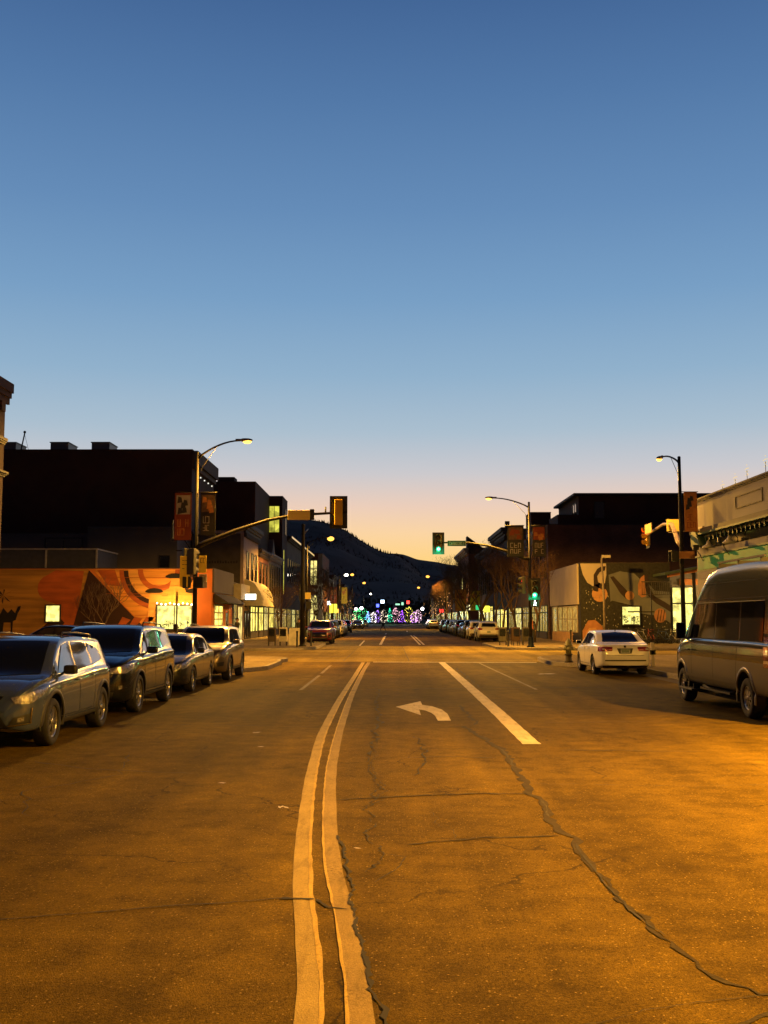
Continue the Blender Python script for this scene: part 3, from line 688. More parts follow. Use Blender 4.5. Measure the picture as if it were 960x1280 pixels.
# ---- three-row SUV (dark navy)
def P_suv():
    L, W, H = 4.86, 1.92, 1.72; h = L/2
    return dict(L=L, W=W, H=H, paint=paint('navy_black_paint', (.010,.014,.022), .3, .2),
      top=[(-h,.70),(-h+.03,.90),(-h+.10,1.12),(-h+.20,1.25),(-h+.42,1.58),(-h+.62,1.655),(-1.0,1.70),(-.2,1.72),(.20,1.71),(.50,1.66),(.75,1.54),(1.30,1.20),(1.42,1.165),(1.8,1.12),(h-.24,1.02),(h-.12,.95),(h-.04,.82),(h,.66)],
      belt=[(-h,.9),(-h+.3,1.15),(-1.2,1.16),(0,1.12),(.9,1.09),(1.4,1.07),(h-.2,.95),(h,.65)],
      plan=[(-h,.70),(-h+.05,.82),(-h+.25,.93),(-h+.7,.985),(-.6,1.0),(.8,1.0),(h-.75,.985),(h-.4,.94),(h-.16,.83),(h-.05,.70),(h,.58)],
      under=[(-h,.42),(-h+.2,.33),(-h+.6,.27),(h-.7,.26),(h-.25,.25),(h,.36)],
      wr=.375, wy=(1.46,-1.33), clad=.04, archgap=.05, rim='multi', rimr=.70,
      windshield=(1.30,.72,.56,.62,.12),
      rear_window=dict(mode='rear', pts=([(-.62,1.25),(.62,1.25)],[(-.56,1.54),(.56,1.54)])),
      side_windows=[('front_window',[(.98,1.17),(.18,1.185)],[(.48,1.575),(.18,1.615)]),
                    ('rear_window_side',[(.11,1.185),(-.82,1.205)],[(.11,1.615),(-.78,1.595)]),('rear_quarter_window',[(-.89,1.215),(-1.72,1.31)],[(-.85,1.59),(-1.52,1.50)])],
      pillars=[([(.18,1.18),(.11,1.18)],[(.18,1.62),(.11,1.62)]),([(-.82,1.2),(-.89,1.21)],[(-.78,1.6),(-.85,1.6)])],
      front=[('grille',GLOSSB,[(-.62,.52),(0,.50),(.62,.52)],[(-.52,.84),(0,.85),(.52,.84)],None,.012),('grille_bar',CHR,[(-.60,.80),(.60,.80)],[(-.58,.83),(.58,.83)],None,.022),('lower_intake',BLK,[(-.6,.30),(.6,.30)],[(-.66,.46),(.66,.46)],None,.012),('skid_trim',CHR,[(-.55,.36),(.55,.36)],[(-.55,.378),(.55,.378)],None,.022)],
      front_pair=[('headlight',HEADL,[(.50,.80),(.74,.80),(.95,.90)],[(.46,.885),(.72,.96),(.965,1.0)],.75,.010),
                  ('fog_surround',GLOSSB,[(.64,.44),(.82,.46)],[(.66,.66),(.84,.68)],.5,.010),('fog_light',HEADL,[(.70,.50),(.77,.51)],[(.70,.57),(.77,.58)],.5,.018)],
      rear_pair=[('tail_light',TAILR,[(.50,1.02),(.93,1.04)],[(.50,1.13),(.90,1.20)],.6,.010)],
      side=[('sill_cladding',CLAD,[(1.03,.27),(-.90,.27)],[(1.03,.36),(-.90,.36)],.012),('sill_trim',CHR,[(.9,.40),(-.8,.40)],[(.9,.414),(-.8,.414)],.016)],
      seams=[[(1.06,.42),(1.08,.8),(1.14,1.14)],[(.145,.42),(.14,1.18)],[(-.86,.9),(-.86,1.19)],[(-.86,.9),(-.80,.42)],[(1.06,.42),(-.8,.42)]],
      handles=[(.28,1.01),(-.70,1.04)], mirror=(.88,1.14,.23), rails=(.1,-1.85,.64,.035), rail_mat=BLK, handle_mat=CHR, extra=[plate(-h-.004,.80)])
# ---- compact SUV (bronze / white / dark variants)
def P_compact(name='bronze_paint', col=(.15,.115,.075)):
    L, W, H = 4.40, 1.81, 1.63; h = L/2
    return dict(L=L, W=W, H=H, paint=paint(name, col, .5, .3),
      top=[(-h,.68),(-h+.03,.86),(-h+.10,1.08),(-h+.18,1.18),(-h+.38,1.49),(-h+.58,1.565),(-.9,1.61),(-.2,1.63),(.22,1.62),(.50,1.57),(.72,1.46),(1.20,1.13),(1.32,1.10),(1.7,1.05),(h-.22,.95),(h-.11,.88),(h-.04,.76),(h,.62)],
      belt=[(-h,.85),(-h+.3,1.10),(-1.1,1.11),(0,1.06),(.9,1.02),(1.3,1.0),(h-.2,.88),(h,.6)],
      plan=[(-h,.68),(-h+.05,.81),(-h+.25,.925),(-h+.7,.985),(-.6,1.0),(.8,1.0),(h-.7,.985),(h-.38,.94),(h-.15,.82),(h-.05,.70),(h,.58)],
      under=[(-h,.42),(-h+.2,.33),(-h+.6,.27),(h-.7,.26),(h-.25,.25),(h,.34)],
      wr=.35, wy=(1.32,-1.31), clad=.05, archgap=.055, rim='five', rimr=.68,
      windshield=(1.20,.66,.52,.57,.12),
      rear_window=dict(mode='rear', pts=([(-.58,1.18),(.58,1.18)],[(-.50,1.46),(.50,1.46)])),
      side_windows=[('front_window',[(.90,1.10),(.12,1.115)],[(.45,1.49),(.12,1.53)]),
                    ('rear_window_side',[(.05,1.115),(-.78,1.14)],[(.05,1.53),(-.72,1.505)]),('rear_quarter_window',[(-.85,1.15),(-1.48,1.24)],[(-.80,1.50),(-1.34,1.42)])],
      pillars=[([(.12,1.11),(.05,1.11)],[(.12,1.53),(.05,1.53)]),([(-.78,1.14),(-.85,1.15)],[(-.72,1.51),(-.80,1.50)])],
      front=[('grille',GLOSSB,[(-.42,.66),(0,.62),(.42,.66)],[(-.50,.83),(0,.84),(.50,.83)],None,.012),('lower_intake',BLK,[(-.62,.28),(.62,.28)],[(-.50,.46),(.50,.46)],None,.012),('skid_plate',CHR,[(-.32,.27),(.32,.27)],[(-.40,.33),(.40,.33)],None,.02)],
      front_pair=[('headlight',HEADL,[(.52,.72),(.72,.72),(.93,.80)],[(.48,.82),(.72,.865),(.95,.90)],.75,.010),('fog_light',BLK,[(.60,.44),(.78,.46)],[(.56,.55),(.80,.58)],.5,.010)],
      rear=[('bumper_cladding',BLK,[(-.78,.38),(.78,.38)],[(-.80,.58),(.80,.58)],.012),('tailgate_seam',WELL,[(-.62,.66),(.62,.66)],[(-.62,.668),(.62,.668)],.006)],
      rear_pair=[('tail_light',TAILR,[(.50,.93),(.90,.94)],[(.50,1.05),(.88,1.12)],.6,.010),('reflector',TAILR,[(.56,.50),(.74,.50)],[(.56,.53),(.74,.53)],.2,.018)],
      side=[('sill_cladding',CLAD,[(.94,.27),(-.92,.27)],[(.94,.38),(-.92,.38)],.012)],
      seams=[[(.98,.42),(1.0,.8),(1.05,1.07)],[(.085,.42),(.085,1.11)],[(-.80,.82),(-.81,1.13)],[(-.80,.82),(-.72,.42)],[(.98,.42),(-.72,.42)]],
      handles=[(.20,.96),(-.66,.99)], mirror=(.82,1.07,.21), rails=(.1,-1.55,.58,.03), extra=[plate(-h-.004,.76)])
# ---- four door sedan
def P_sedan(name='white_paint', col=(.80,.78,.72), metal=.0):
    L, W, H = 4.55, 1.78, 1.46; h = L/2
    return dict(L=L, W=W, H=H, paint=paint(name, col, metal, .3),
      top=[(-h,.66),(-h+.03,.82),(-h+.08,.965),(-h+.20,1.02),(-h+.52,1.045),(-h+.66,1.07),(-1.02,1.35),(-.75,1.42),(-.25,1.46),(.15,1.455),(.45,1.41),(.68,1.32),(1.26,.98),(1.38,.945),(1.7,.90),(h-.24,.80),(h-.12,.74),(h-.04,.66),(h,.54)],
      belt=[(-h,.82),(-h+.3,.96),(-1.2,.965),(0,.935),(.9,.905),(1.4,.88),(h-.2,.75),(h,.55)],
      plan=[(-h,.72),(-h+.05,.83),(-h+.22,.925),(-h+.6,.98),(-.6,1.0),(.8,1.0),(h-.75,.98),(h-.42,.93),(h-.18,.82),(h-.05,.66),(h,.52)],
      under=[(-h,.34),(-h+.2,.28),(-h+.6,.22),(h-.7,.21),(h-.25,.20),(h,.28)],
      wr=.325, wy=(1.33,-1.25), archgap=.035, rim='ten', rimr=.68,
      windshield=(1.28,.64,.50,.53,.12),
      rear_window=dict(mode='top', pts=([(-.60,-h+.72),(0,-h+.66),(.60,-h+.72)],[(-.50,-.98),(0,-.90),(.50,-.98)])),
      side_windows=[('front_window',[(.92,.985),(.10,.99)],[(.46,1.325),(.10,1.37)]),
                    ('rear_window_side',[(.03,.99),(-.78,1.005)],[(.03,1.37),(-.72,1.325)]),('rear_quarter_window',[(-.84,1.01),(-1.20,1.03)],[(-.78,1.315),(-.92,1.26)])],
      pillars=[([(.10,.98),(.03,.98)],[(.10,1.38),(.03,1.38)]),([(-.78,1.0),(-.84,1.01)],[(-.72,1.33),(-.78,1.32)])],
      front=[('grille',GLOSSB,[(-.36,.54),(0,.50),(.36,.54)],[(-.44,.70),(0,.71),(.44,.70)],None,.012),('lower_intake',BLK,[(-.62,.24),(.62,.24)],[(-.55,.38),(.55,.38)],None,.012),('grille_badge_bar',CHR,[(-.40,.62),(.40,.62)],[(-.40,.64),(.40,.64)],None,.022)],
      front_pair=[('headlight',HEADL,[(.48,.60),(.68,.60),(.90,.70)],[(.46,.70),(.70,.755),(.92,.785)],.75,.010)],
      rear=[('bumper_strip',BLK,[(-.66,.475),(.66,.475)],[(-.66,.515),(.66,.515)],.016),('lower_valance',BLK,[(-.70,.27),(.70,.27)],[(-.72,.33),(.72,.33)],.014),('boot_seam',WELL,[(-.60,.655),(.60,.655)],[(-.60,.662),(.60,.662)],.006),
            ('plate_recess',BLK,[(-.20,.72),(.20,.72)],[(-.26,.885),(.26,.885)],.006),('boot_badge',GLOSSB,[(-.035,.905),(.035,.905)],[(-.035,.965),(.035,.965)],.012)],
      rear_pair=[('tail_light',TAILR,[(.44,.80),(.90,.78)],[(.44,.93),(.88,.935)],.35,.010),('reversing_light',TAILW,[(.66,.83),(.74,.83)],[(.66,.88),(.74,.88)],.35,.016)],
      side=[('sill_shadow_strip',BLK,[(.96,.21),(-.86,.21)],[(.96,.24),(-.86,.24)],.008)],
      seams=[[(.98,.34),(1.0,.7),(1.05,.95)],[(.065,.34),(.06,.98)],[(-.80,.70),(-.80,1.0)],[(-.80,.70),(-.70,.34)],[(.98,.34),(-.70,.34)]],
      handles=[(.18,.84),(-.62,.86)], mirror=(.80,.96,.19), extra=[plate(-h-.012,.79), lambda root, bvh, T, BL: BL('roof_aerial', MB().tube([(0,-.72,1.41),(0,-.82,1.50)], [.02,.006], 6), BLK)])
# ---- tall panel/passenger van
def P_van():
    L, W, H = 6.95, 2.02, 2.93; h = L/2
    LOW = paint('silver_lower_paint', (.12,.108,.075), .2, .36, .2)
    def ext(root, bvh, T, BL):
        g = MB()
        for y in (2.05, 1.35): g.box(-1.05, -.80, y-.02, y+.02, .30, .45); 
        g.box(-1.13, -.82, 1.2, 2.2, .30, .345, .015); BL('running_board', g, BLK)
        g = MB(); g.tube([(-.9, -1.0, .42),(-.93,0,.34),(-.9,1.1,.42)], .03, 6); g.box(-.98,-.80,-.9,1.1,.36,.40); BL('side_step', g, BLK)
        g = MB(); g.box(-1.0, 1.0, -h-.10, -h+.06, .38, .66, .05); BL('rear_bumper', g, CLAD)
        for s_ in (-1, 1):
            g = MB(); g.box(min(s_*.62, s_*.64), max(s_*.62, s_*.64), -h-.012, -h+.01, 1.1, 1.5); BL('door_hinge', g, BLK)
        g = MB()
        for x in (-.72, .72): g.box(x-.02, x+.02, -2.4, .4, 2.99, 3.03)
        for y in (-2.2,-.9,.3): g.box(-.74, .74, y-.02, y+.02, 2.90, 2.989)
        BL('roof_rack', g, CLAD)
    g_ = .006
    return dict(L=L, W=W, H=H, cat='van', paint=paint('dark_green_grey_paint', (.008,.011,.007), .0, .16, .28), lower=LOW, lower_z=1.02,
      top=[(-h,2.10),(-h+.03,2.50),(-h+.12,2.78),(-h+.35,2.88),(-1.5,2.93),(.1,2.90),(.75,2.79),(1.2,2.58),(1.62,2.27),(2.2,1.80),(2.68,1.42),(2.85,1.34),(3.2,1.18),(h-.08,1.02),(h-.02,.90),(h,.75)],
      belt=[(-h,1.4),(-2,1.42),(1.4,1.42),(2.3,1.36),(2.7,1.28),(h-.1,.98),(h,.75)],
      plan=[(-h,.86),(-h+.03,.93),(-h+.10,.975),(-h+.4,.995),(-1,1.0),(1.6,1.0),(2.5,.985),(3.0,.93),(3.25,.84),(h-.06,.74),(h,.60)],
      under=[(-h,.46),(-h+.2,.42),(-h+.6,.44),(h-.9,.44),(h-.4,.36),(h,.36)],
      side_glass=GLASS, tum=.06, crown=.20,
      wr=.375, wy=(2.42,-1.91), clad=.07, clad_mat=LOW, archgap=.11, rim='disc', rimr=.60, tw=.24, wheel_in=.03,
      windshield=(2.66,.78,1.66,.70,.06),
      rear_window=dict(mode='rear', pts=([(-.72,1.45),(.72,1.45)],[(-.66,2.15),(.66,2.15)])),
      side_windows=[('front_door_window',[(2.38,1.40),(1.66,1.42)],[(1.78,1.98),(1.66,2.06)]),('side_window',[(1.42,1.44),(.10,1.44)],[(1.42,2.16),(.10,2.16)]),('side_window',[(.02,1.44),(-1.42,1.44)],[(.02,2.16),(-1.42,2.16)]),('side_window',[(-1.52,1.44),(-2.75,1.44)],[(-1.52,2.16),(-2.75,2.16)])],
      pillars=[([(1.66,1.44),(1.42,1.44)],[(1.66,2.06),(1.42,2.16)]),([(.10,1.44),(.02,1.44)],[(.10,2.16),(.02,2.16)]),([(-1.42,1.44),(-1.52,1.44)],[(-1.42,2.16),(-1.52,2.16)])],
      front=[('grille',GLOSSB,[(-.45,.72),(.45,.72)],[(-.55,.98),(.55,.98)],None,.012)],
      front_pair=[('headlight',HEADL,[(.60,.80),(.95,.90)],[(.62,1.02),(.96,1.12)],.75,.010)],
      rear=[('rear_door_seam',WELL,[(-.006,.7),(.006,.7)],[(-.006,2.5),(.006,2.5)],.006)],
      rear_pair=[('tail_light',TAILR,[(.84,.98),(1.08,.98)],[(.84,1.52),(1.08,1.52)],.55,.012),('indicator',TAILW,[(.86,1.20),(1.07,1.20)],[(.86,1.34),(1.07,1.34)],.55,.020),('reversing_light',TAILW,[(.86,1.05),(1.07,1.05)],[(.86,1.10),(1.07,1.10)],.55,.020)],
      side=[('groove_shade_line',WELL,[(1.5,2.235),(-h+.2,2.235)],[(1.5,2.253),(-h+.2,2.253)],.006),('groove_shade_line',WELL,[(1.0,2.56),(-h+.4,2.56)],[(1.0,2.58),(-h+.4,2.58)],.006),('window_drip',BLK,[(1.42,2.17),(-2.8,2.17)],[(1.42,2.185),(-2.8,2.185)],.02),  # flat black lines draw the shade of the roof grooves
            ('crease_shade_line',WELL,[(2.3,1.155),(-h+.3,1.155)],[(2.3,1.165),(-h+.3,1.165)],.004),('side_moulding',LOW,[(2.0,.60),(-1.45,.60)],[(2.0,.66),(-1.45,.66)],.02)],  # crease line is shade drawn as a flat black strip
      seams=[[(2.62,1.0),(2.60,1.2),(2.50,1.36)],[(1.60,.46),(1.57,2.2)],[(.06,.46),(.06,2.22)],[(-1.35,.50),(-1.47,1.2),(-1.47,2.22)],[(2.7,.52),(2.0,.46),(.06,.46)]],
      handles=[(1.74,1.17),(1.42,1.17)], mirror=(2.10,1.40,.20), mirror_mat=BLK, mirror_tall=.36, handle_mat=BLK, extra=[plate(-h-.01,.85), ext])

def place(o, x, y, face): o.location = (x, y, 0); o.rotation_euler = (0, 0, 0 if face > 0 else math.pi)
c1 = make_car('crossover', 'blue-grey crossover wagon with black mirrors nearest the camera in the left row', P_crossover()); place(c1, -5.80, 17.12, -1); c1['group'] = 'cars parked along the left kerb'
c2 = make_car('three_row_suv', 'dark navy SUV parked right behind the blue-grey crossover', P_suv()); place(c2, -5.90, 22.80, -1); c2['group'] = 'cars parked along the left kerb'
sed = make_car('sedan', 'white sedan seen from behind, parked at the right kerb ahead of the van', P_sedan()); place(sed, 7.62, 36.98, 1); sed['group'] = 'cars parked along the right kerb'
DKGREY = paint('dark_grey_paint', (.035,.036,.036), .5, .3); WHITE = MATS['white_paint']
c3 = dup(sed, loc=(-5.85, 28.60, 0), rz=math.pi, label='low dark grey sedan between the navy SUV and the bronze SUV', group='cars parked along the left kerb', swap={WHITE: DKGREY})
c4 = make_car('compact_suv', 'bronze compact SUV, last of the near left row beside the kerb bulge', P_compact()); place(c4, -5.68, 33.65, -1); c4['group'] = 'cars parked along the left kerb'
van = make_car('passenger_van', 'tall dark green-grey van with silver lower panels parked at the right kerb', P_van()); place(van, 7.63, 22.0, 1); van['group'] = 'cars parked along the right kerb'
BRZ = MATS['bronze_paint']; NAVY = MATS['navy_black_paint']; BLUE = MATS['bluegrey_paint']
PW = paint('cream_white_paint', (.62,.58,.48), 0, .3); PR = paint('dull_red_paint', (.16,.022,.02), .2, .35); PK = paint('black_paint', (.008,.008,.009), .3, .22); PS = paint('silver_paint', (.35,.35,.34), .7, .3); PT = paint('tan_paint', (.30,.24,.14), .4, .3); PD = paint('deep_blue_paint', (.02,.03,.06), .4, .3)
fars = [
 (c4, PW, 7.95, 88.0, 1, 'white SUV seen from behind, nearest in the far right row', 'R'), (c4, PW, 7.75, 94.6, 1, 'second white SUV parked just ahead of the nearest far white one', 'R'),
 (c2, PK, 7.8, 101.2, 1, 'black SUV ahead of the two white SUVs across the intersection', 'R'), (c3, PD, 7.8, 107.5, 1, 'dark blue sedan third beyond the white SUVs', 'R'),
 (c2, PK, 7.8, 113.8, 1, 'black SUV in the far right row ahead of the dark blue sedan', 'R'), (c1, PT, 7.8, 120.4, 1, 'tan crossover mid-way along the far right row', 'R'), (c4, PS, 7.8, 126.6, 1, 'silver compact SUV ahead of the tan crossover', 'R'),
 (c2, PK, 7.8, 133.0, 1, 'black SUV ahead of the silver compact SUV', 'R'), (c3, PR, 7.8, 139.4, 1, 'dull red sedan close to the second crossing on the right', 'R'), (c2, PK, 7.8, 145.8, 1, 'black SUV last before the second crossing on the right', 'R'),
 (c2, PR, -5.15, 80.4, -1, 'dark red SUV facing us, first across the intersection on the left', 'L'), (c3, PD, -5.6, 88.5, -1, 'dark blue sedan behind the dark red SUV', 'L'), (c3, PS, -5.7, 95.2, -1, 'silver sedan behind the dark blue one across the intersection', 'L'),
 (c4, PD, -5.7, 101.9, -1, 'deep blue compact SUV behind the silver sedan', 'L'), (c2, PW, -5.6, 110.5, -1, 'cream SUV with lit flank standing above the far left cars', 'L'), (c1, PT, -5.6, 117.5, -1, 'tan crossover behind the cream SUV on the left', 'L'),
 (c3, PK, -5.9, 126.5, -1, 'black sedan in the far left row near the second crossing', 'L'), (c4, PK, -5.9, 140.5, -1, 'black compact SUV at the end of the far left row', 'L'),
 (c3, PK, -5.6, 190, -1, 'black sedan facing us just beyond the second crossing', 'L'), (c4, PS, 7.6, 186, 1, 'silver SUV just beyond the second crossing on the right', 'R'), (c2, PK, 7.7, 193, 1, 'black SUV beyond the silver one past the second crossing', 'R'),
 (c3, PK, 7.7, 201, 1, 'black sedan two places beyond the silver SUV', 'R'), (c4, PK, -5.7, 199, -1, 'black compact SUV past the second crossing behind the black sedan', 'L'), (c1, PW, -5.7, 236, -1, 'cream crossover far down the left side', 'L'),
]
SRC = {c1: BLUE, c2: NAVY, c3: DKGREY, c4: BRZ}
for src, pm_, x, y, f, lab, sd in fars:
    sw = {BLUE: pm_, NAVY: pm_, DKGREY: pm_, BRZ: pm_, WHITE: pm_}
    o = dup(src, loc=(x, y, 0), rz=0 if f > 0 else math.pi, label=lab, group='cars parked beyond the intersection', swap=sw)
cs = dup(c3, loc=(-12.6, 41.2, .0), rz=R(88), label='black sedan on the side street behind the roof of the blue-grey crossover', group='cars on the side street', swap={DKGREY: PK, WHITE: PK})
cs.location.z = .14

# ================================================================ BUILDINGS
WHITEF = pmat('cream_frame', (.5,.47,.38), .6, var=.1); DKF = pmat('dark_frame', (.02,.018,.015), .5, var=.2)
DGL = pmat('dark_window', (.012,.013,.014), .05, spec=.8, var=.1)
LIT = emat('lit_interior', (1.0,.78,.14), 1.9, True, 2.2, .35)
LITB = emat('lit_interior_bright', (1.0,.86,.22), 1.7, True, 3.2, .45)
LITW = emat('lit_interior_pale', (.98,.80,.24), 1.4, True, 3.0, .25)
LITD = emat('dim_interior', (.60,.40,.09), .8, True, 4.5, .15)
LITG = emat('lit_interior_green', (.85,.80,.10), .9, True, 1.5, .4)
BRD = brick_mat('dark_red_brick', (.14,.065,.042), (.10,.045,.03), (.12,.09,.07))
BRR = brick_mat('red_brick', (.20,.065,.035), (.15,.05,.03), (.18,.14,.11))
BRB = brick_mat('brown_brick', (.13,.085,.055), (.10,.065,.04), (.13,.11,.09))
BRT = brick_mat('tan_brick', (.26,.19,.12), (.22,.16,.10), (.2,.17,.13))
STG = pmat('grey_stucco', (.11,.098,.10), .9, var=.15, scale=.7, bump=.2, bscale=30)
STD = pmat('dark_stucco', (.075,.036,.024), .9, var=.2, scale=.5, bump=.2, bscale=30)
STC = pmat('cream_stucco', (.20,.19,.195), .85, var=.12, scale=.9, bump=.15, bscale=30)
STP = pmat('pinkish_stucco', (.42,.32,.27), .85, var=.12, scale=.9, bump=.15, bscale=30)
TRM = pmat('dark_trim', (.05,.04,.032), .7, var=.2); TRL = pmat('pale_trim', (.36,.32,.26), .7, var=.15)
GRN = pmat('green_trim', (.022,.055,.030), .6, var=.2); BASEW = pmat('bulkhead_panel', (.05,.045,.04), .7, var=.2)
ROOFM = pmat('roof_membrane', (.05,.048,.045), .95, var=.2)
AWN = pmat('cream_awning_cloth', (.47,.43,.32), .8, var=.1, scale=2); AWD = pmat('dark_awning_cloth', (.03,.025,.02), .85, var=.1)

class Bld:
    def __init__(s, name, label, x0, x1, y0, y1, h, mat, cat='building', group='buildings lining the street', base=0.0):
        s.c = (x0, y0, base); s.r = thing(name, label, cat, s.c, 0, group); s.x0, s.x1, s.y0, s.y1, s.h = x0, x1, y0, y1, h; s.base = base
        g = MB(); g.box(x0, x1, y0, y1, base, h); s.add('wall', g, mat)
        g = MB(); g.box(x0+.25, x1-.25, y0+.25, y1-.25, h, h+.02); s.add('roof', g, ROOFM)
        g = MB()   # parapet coping
        g.box(x0-.03, x1+.03, y0-.03, y0+.22, h, h+.06); g.box(x0-.03, x1+.03, y1-.22, y1+.03, h, h+.06)
        g.box(x0-.03, x0+.22, y0+.22, y1-.22, h, h+.06); g.box(x1-.22, x1+.03, y0+.22, y1-.22, h, h+.06); s.add('coping', g, TRM)
    def add(s, name, g, mat, par=None, **k):
        o = g.build(name, mat, par or s.r, **k)
        if par is None: o.location = (-s.c[0], -s.c[1], -s.c[2])
        return o
    def win(s, face, a0, a1, z0, z1, pane=None, nx=1, ny=1, fr=None, fw=.07, name='window', out=.06, sill=False, tr=None, pd=.004):
        """face: 'E' x1 outward +, 'W' x0 outward -, 'S' y0 outward -, or (axis,const,sign)"""
        if isinstance(face, str): ax, c, sg = {'E': ('x', s.x1, 1), 'W': ('x', s.x0, -1), 'S': ('y', s.y0, -1), 'N': ('y', s.y1, 1)}[face]
        else: ax, c, sg = face
        def bx(g, p0, p1, q0, q1, d0, d1):
            A, B = sorted((c+sg*d0, c+sg*d1))
            if ax == 'x': g.box(A, B, p0, p1, q0, q1)
            else: g.box(p0, p1, A, B, q0, q1)
        g = MB(); bx(g, a0-fw, a0, z0-fw, z1+fw, 0, out); bx(g, a1, a1+fw, z0-fw, z1+fw, 0, out); bx(g, a0, a1, z1, z1+fw, 0, out); bx(g, a0, a1, z0-fw, z0, 0, out)
        for i in range(1, nx): x = a0+(a1-a0)*i/nx; bx(g, x-fw*.35, x+fw*.35, z0, z1, 0, out*.8)
        for j in range(1, ny): z = z0+(z1-z0)*j/ny; bx(g, a0, a1, z-fw*.35, z+fw*.35, 0, out*.7)
        if tr: bx(g, a0, a1, tr-fw*.6, tr+fw*.6, 0, out*.9)
        if sill: bx(g, a0-fw*1.5, a1+fw*1.5, z0-fw-.08, z0-fw, 0, out+.08)
        o = s.add(name, g, fr or DKF)
        g = MB(); bx(g, a0, a1, z0, z1, pd, pd+.012); p = g.build('pane', pane or DGL, o); return o
    def band(s, face, a0, a1, z0, z1, d, mat, name='cornice', dent=0, dmat=None):
        ax, c, sg = {'E': ('x', s.x1, 1), 'W': ('x', s.x0, -1), 'S': ('y', s.y0, -1)}[face]
        g = MB()
        def bx(p0, p1, q0, q1, d0, d1):
            A, B = sorted((c+sg*d0, c+sg*d1))
            if ax == 'x': g.box(A, B, p0, p1, q0, q1)
            else: g.box(p0, p1, A, B, q0, q1)
        hh = z1-z0
        bx(a0, a1, z0+hh*.55, z1, 0, d); bx(a0, a1, z0+hh*.3, z0+hh*.55, 0, d*.7); bx(a0, a1, z0, z0+hh*.3, 0, d*.4)
        if dent:
            y = a0+dent*.3
            while y < a1-dent*.5: bx(y, y+dent*.42, z0-hh*.45, z0-.002, 0, d*.5); y += dent
        return s.add(name, g, mat)
    def store(s, face, a0, a1, z0=.75, z1=2.9, pane=None, n=3, fr=None, base=BASEW, name='shop_window'):
        s.win(face, a0, a1, z0, z1, pane or LITD, n, 1, fr or DKF, .08, name, .08, tr=z1-.55)
        g = MB(); ax, c, sg = {'E': ('x', s.x1, 1), 'W': ('x', s.x0, -1), 'S': ('y', s.y0, -1)}[face]
        A, B = sorted((c, c+sg*.10))
        if ax == 'x': g.box(A, B, a0-.08, a1+.08, .14, z0-.09)
        else: g.box(a0-.08, a1+.08, A, B, .14, z0-.09)
        s.add('bulkhead', g, base)
    def door(s, face, a0, a1, z1=2.35, fr=None, pane=None):
        s.win(face, a0, a1, .25, z1, pane or DGL, 1, 1, fr or WHITEF, .10, 'door', .07)

# ---- near left corner building (only its end shows)
b = Bld('corner_building', 'tall dark brick corner building cut by the left edge of the photo', -34, -11.97, -25, 32.6, 9.0, STD)
b.band('E', -25, 32.75, 8.5, 9.15, .20, STD, dent=.8); b.band('E', -25, 32.6, 7.2, 7.4, .12, TRM, 'string_course'); b.band('E', -25, 32.6, 6.2, 6.35, .18, TRM, 'string_course')
for y in (8, 12, 16, 20, 24, 28): b.win('E', y, y+1.2, 4.6, 6.9, None, 1, 2)
for y in (2, 10, 18, 25): b.store('E', y, y+5.5, pane=LITD)

# ---- left mural building
ORG = pmat('orange_mural_base', (.66,.20,.035), .8, var=.25, scale=.35, streak=(1,1,5))
mb_ = Bld('mural_building', 'single-storey building with an orange desert mural and pyramid on its side wall', -46, -12, 72, 81.3, 5.2, ORG)
M1 = pmat('mural_dark_brown', (.040,.013,.008), .8, var=.3, streak=(1,1,12)); M2 = pmat('mural_bright_orange', (.82,.33,.05), .8, var=.38, scale=.6, streak=(.35,1,7))
M3 = pmat('mural_red_orange', (.46,.10,.018), .8, var=.3, scale=.6, streak=(1,1,6)); M4 = pmat('mural_olive', (.42,.20,.03), .8, var=.45, scale=.6, streak=(.4,1,5)); M5 = pmat('mural_ochre', (.85,.40,.08), .8, var=.25, scale=.8, streak=(.5,1,6))
M6 = pmat('mural_line_black', (.012,.008,.006), .8)
g = MB(); y_ = 72
def mp(poly, lvl, mi): g.mi = mi; g.yprism(poly, y_-.006*lvl, y_-.006*lvl+.004)
mp([(-46,.2),(-21.0,.2),(-20.3,5.0),(-20.4,5.15),(-46,5.15)], 1, 3)
blob = lambda cx, cz, rx, rz, a0, a1, n=14: [(cx+rx*math.cos(R(a0+(a1-a0)*i/n)), cz+rz*math.sin(R(a0+(a1-a0)*i/n))) for i in range(n+1)]
mp([(-21.3,.2),(-20.7,5.05)]+[(-22.6,5.1)]+blob(-22.9,3.9,.9,.9,110,250,8)+[(-22.2,2.7),(-23.4,1.2),(-24.8,.2)], 2, 2)
mp([(-19.9,5.15),(-12.02,5.15),(-12.02,.2),(-15.6,.2),(-19.95,5.0)], 1, 1)
# big arcs in the sky of the mural
def ring(cx, cz, r0, r1, a0, a1, lvl, mi, n=18, clipz=5.14):
    o = [(cx+r1*math.cos(R(a0+(a1-a0)*i/n)), min(clipz, cz+r1*math.sin(R(a0+(a1-a0)*i/n)))) for i in range(n+1)]
    q = [(cx+r0*math.cos(R(a0+(a1-a0)*i/n)), min(clipz, cz+r0*math.sin(R(a0+(a1-a0)*i/n)))) for i in range(n+1)]
    g.mi = mi
    for i in range(n): g.yprism([q[i], o[i], o[i+1], q[i+1]], y_-.006*lvl, y_-.006*lvl+.004)
ring(-15.6, 5.14, 1.1, 1.45, 180, 360, 2, 2); ring(-15.6, 5.14, 1.45, 2.1, 180, 360, 2, 4); ring(-15.6, 5.14, 2.1, 2.4, 182, 352, 2, 0)
ring(-15.6, 5.14, 2.4, 2.7, 181, 300, 2, 2)
mp([(-19.8,5.1),(-18.6,5.12),(-18.2,4.0),(-19.1,4.1)], 3, 2)
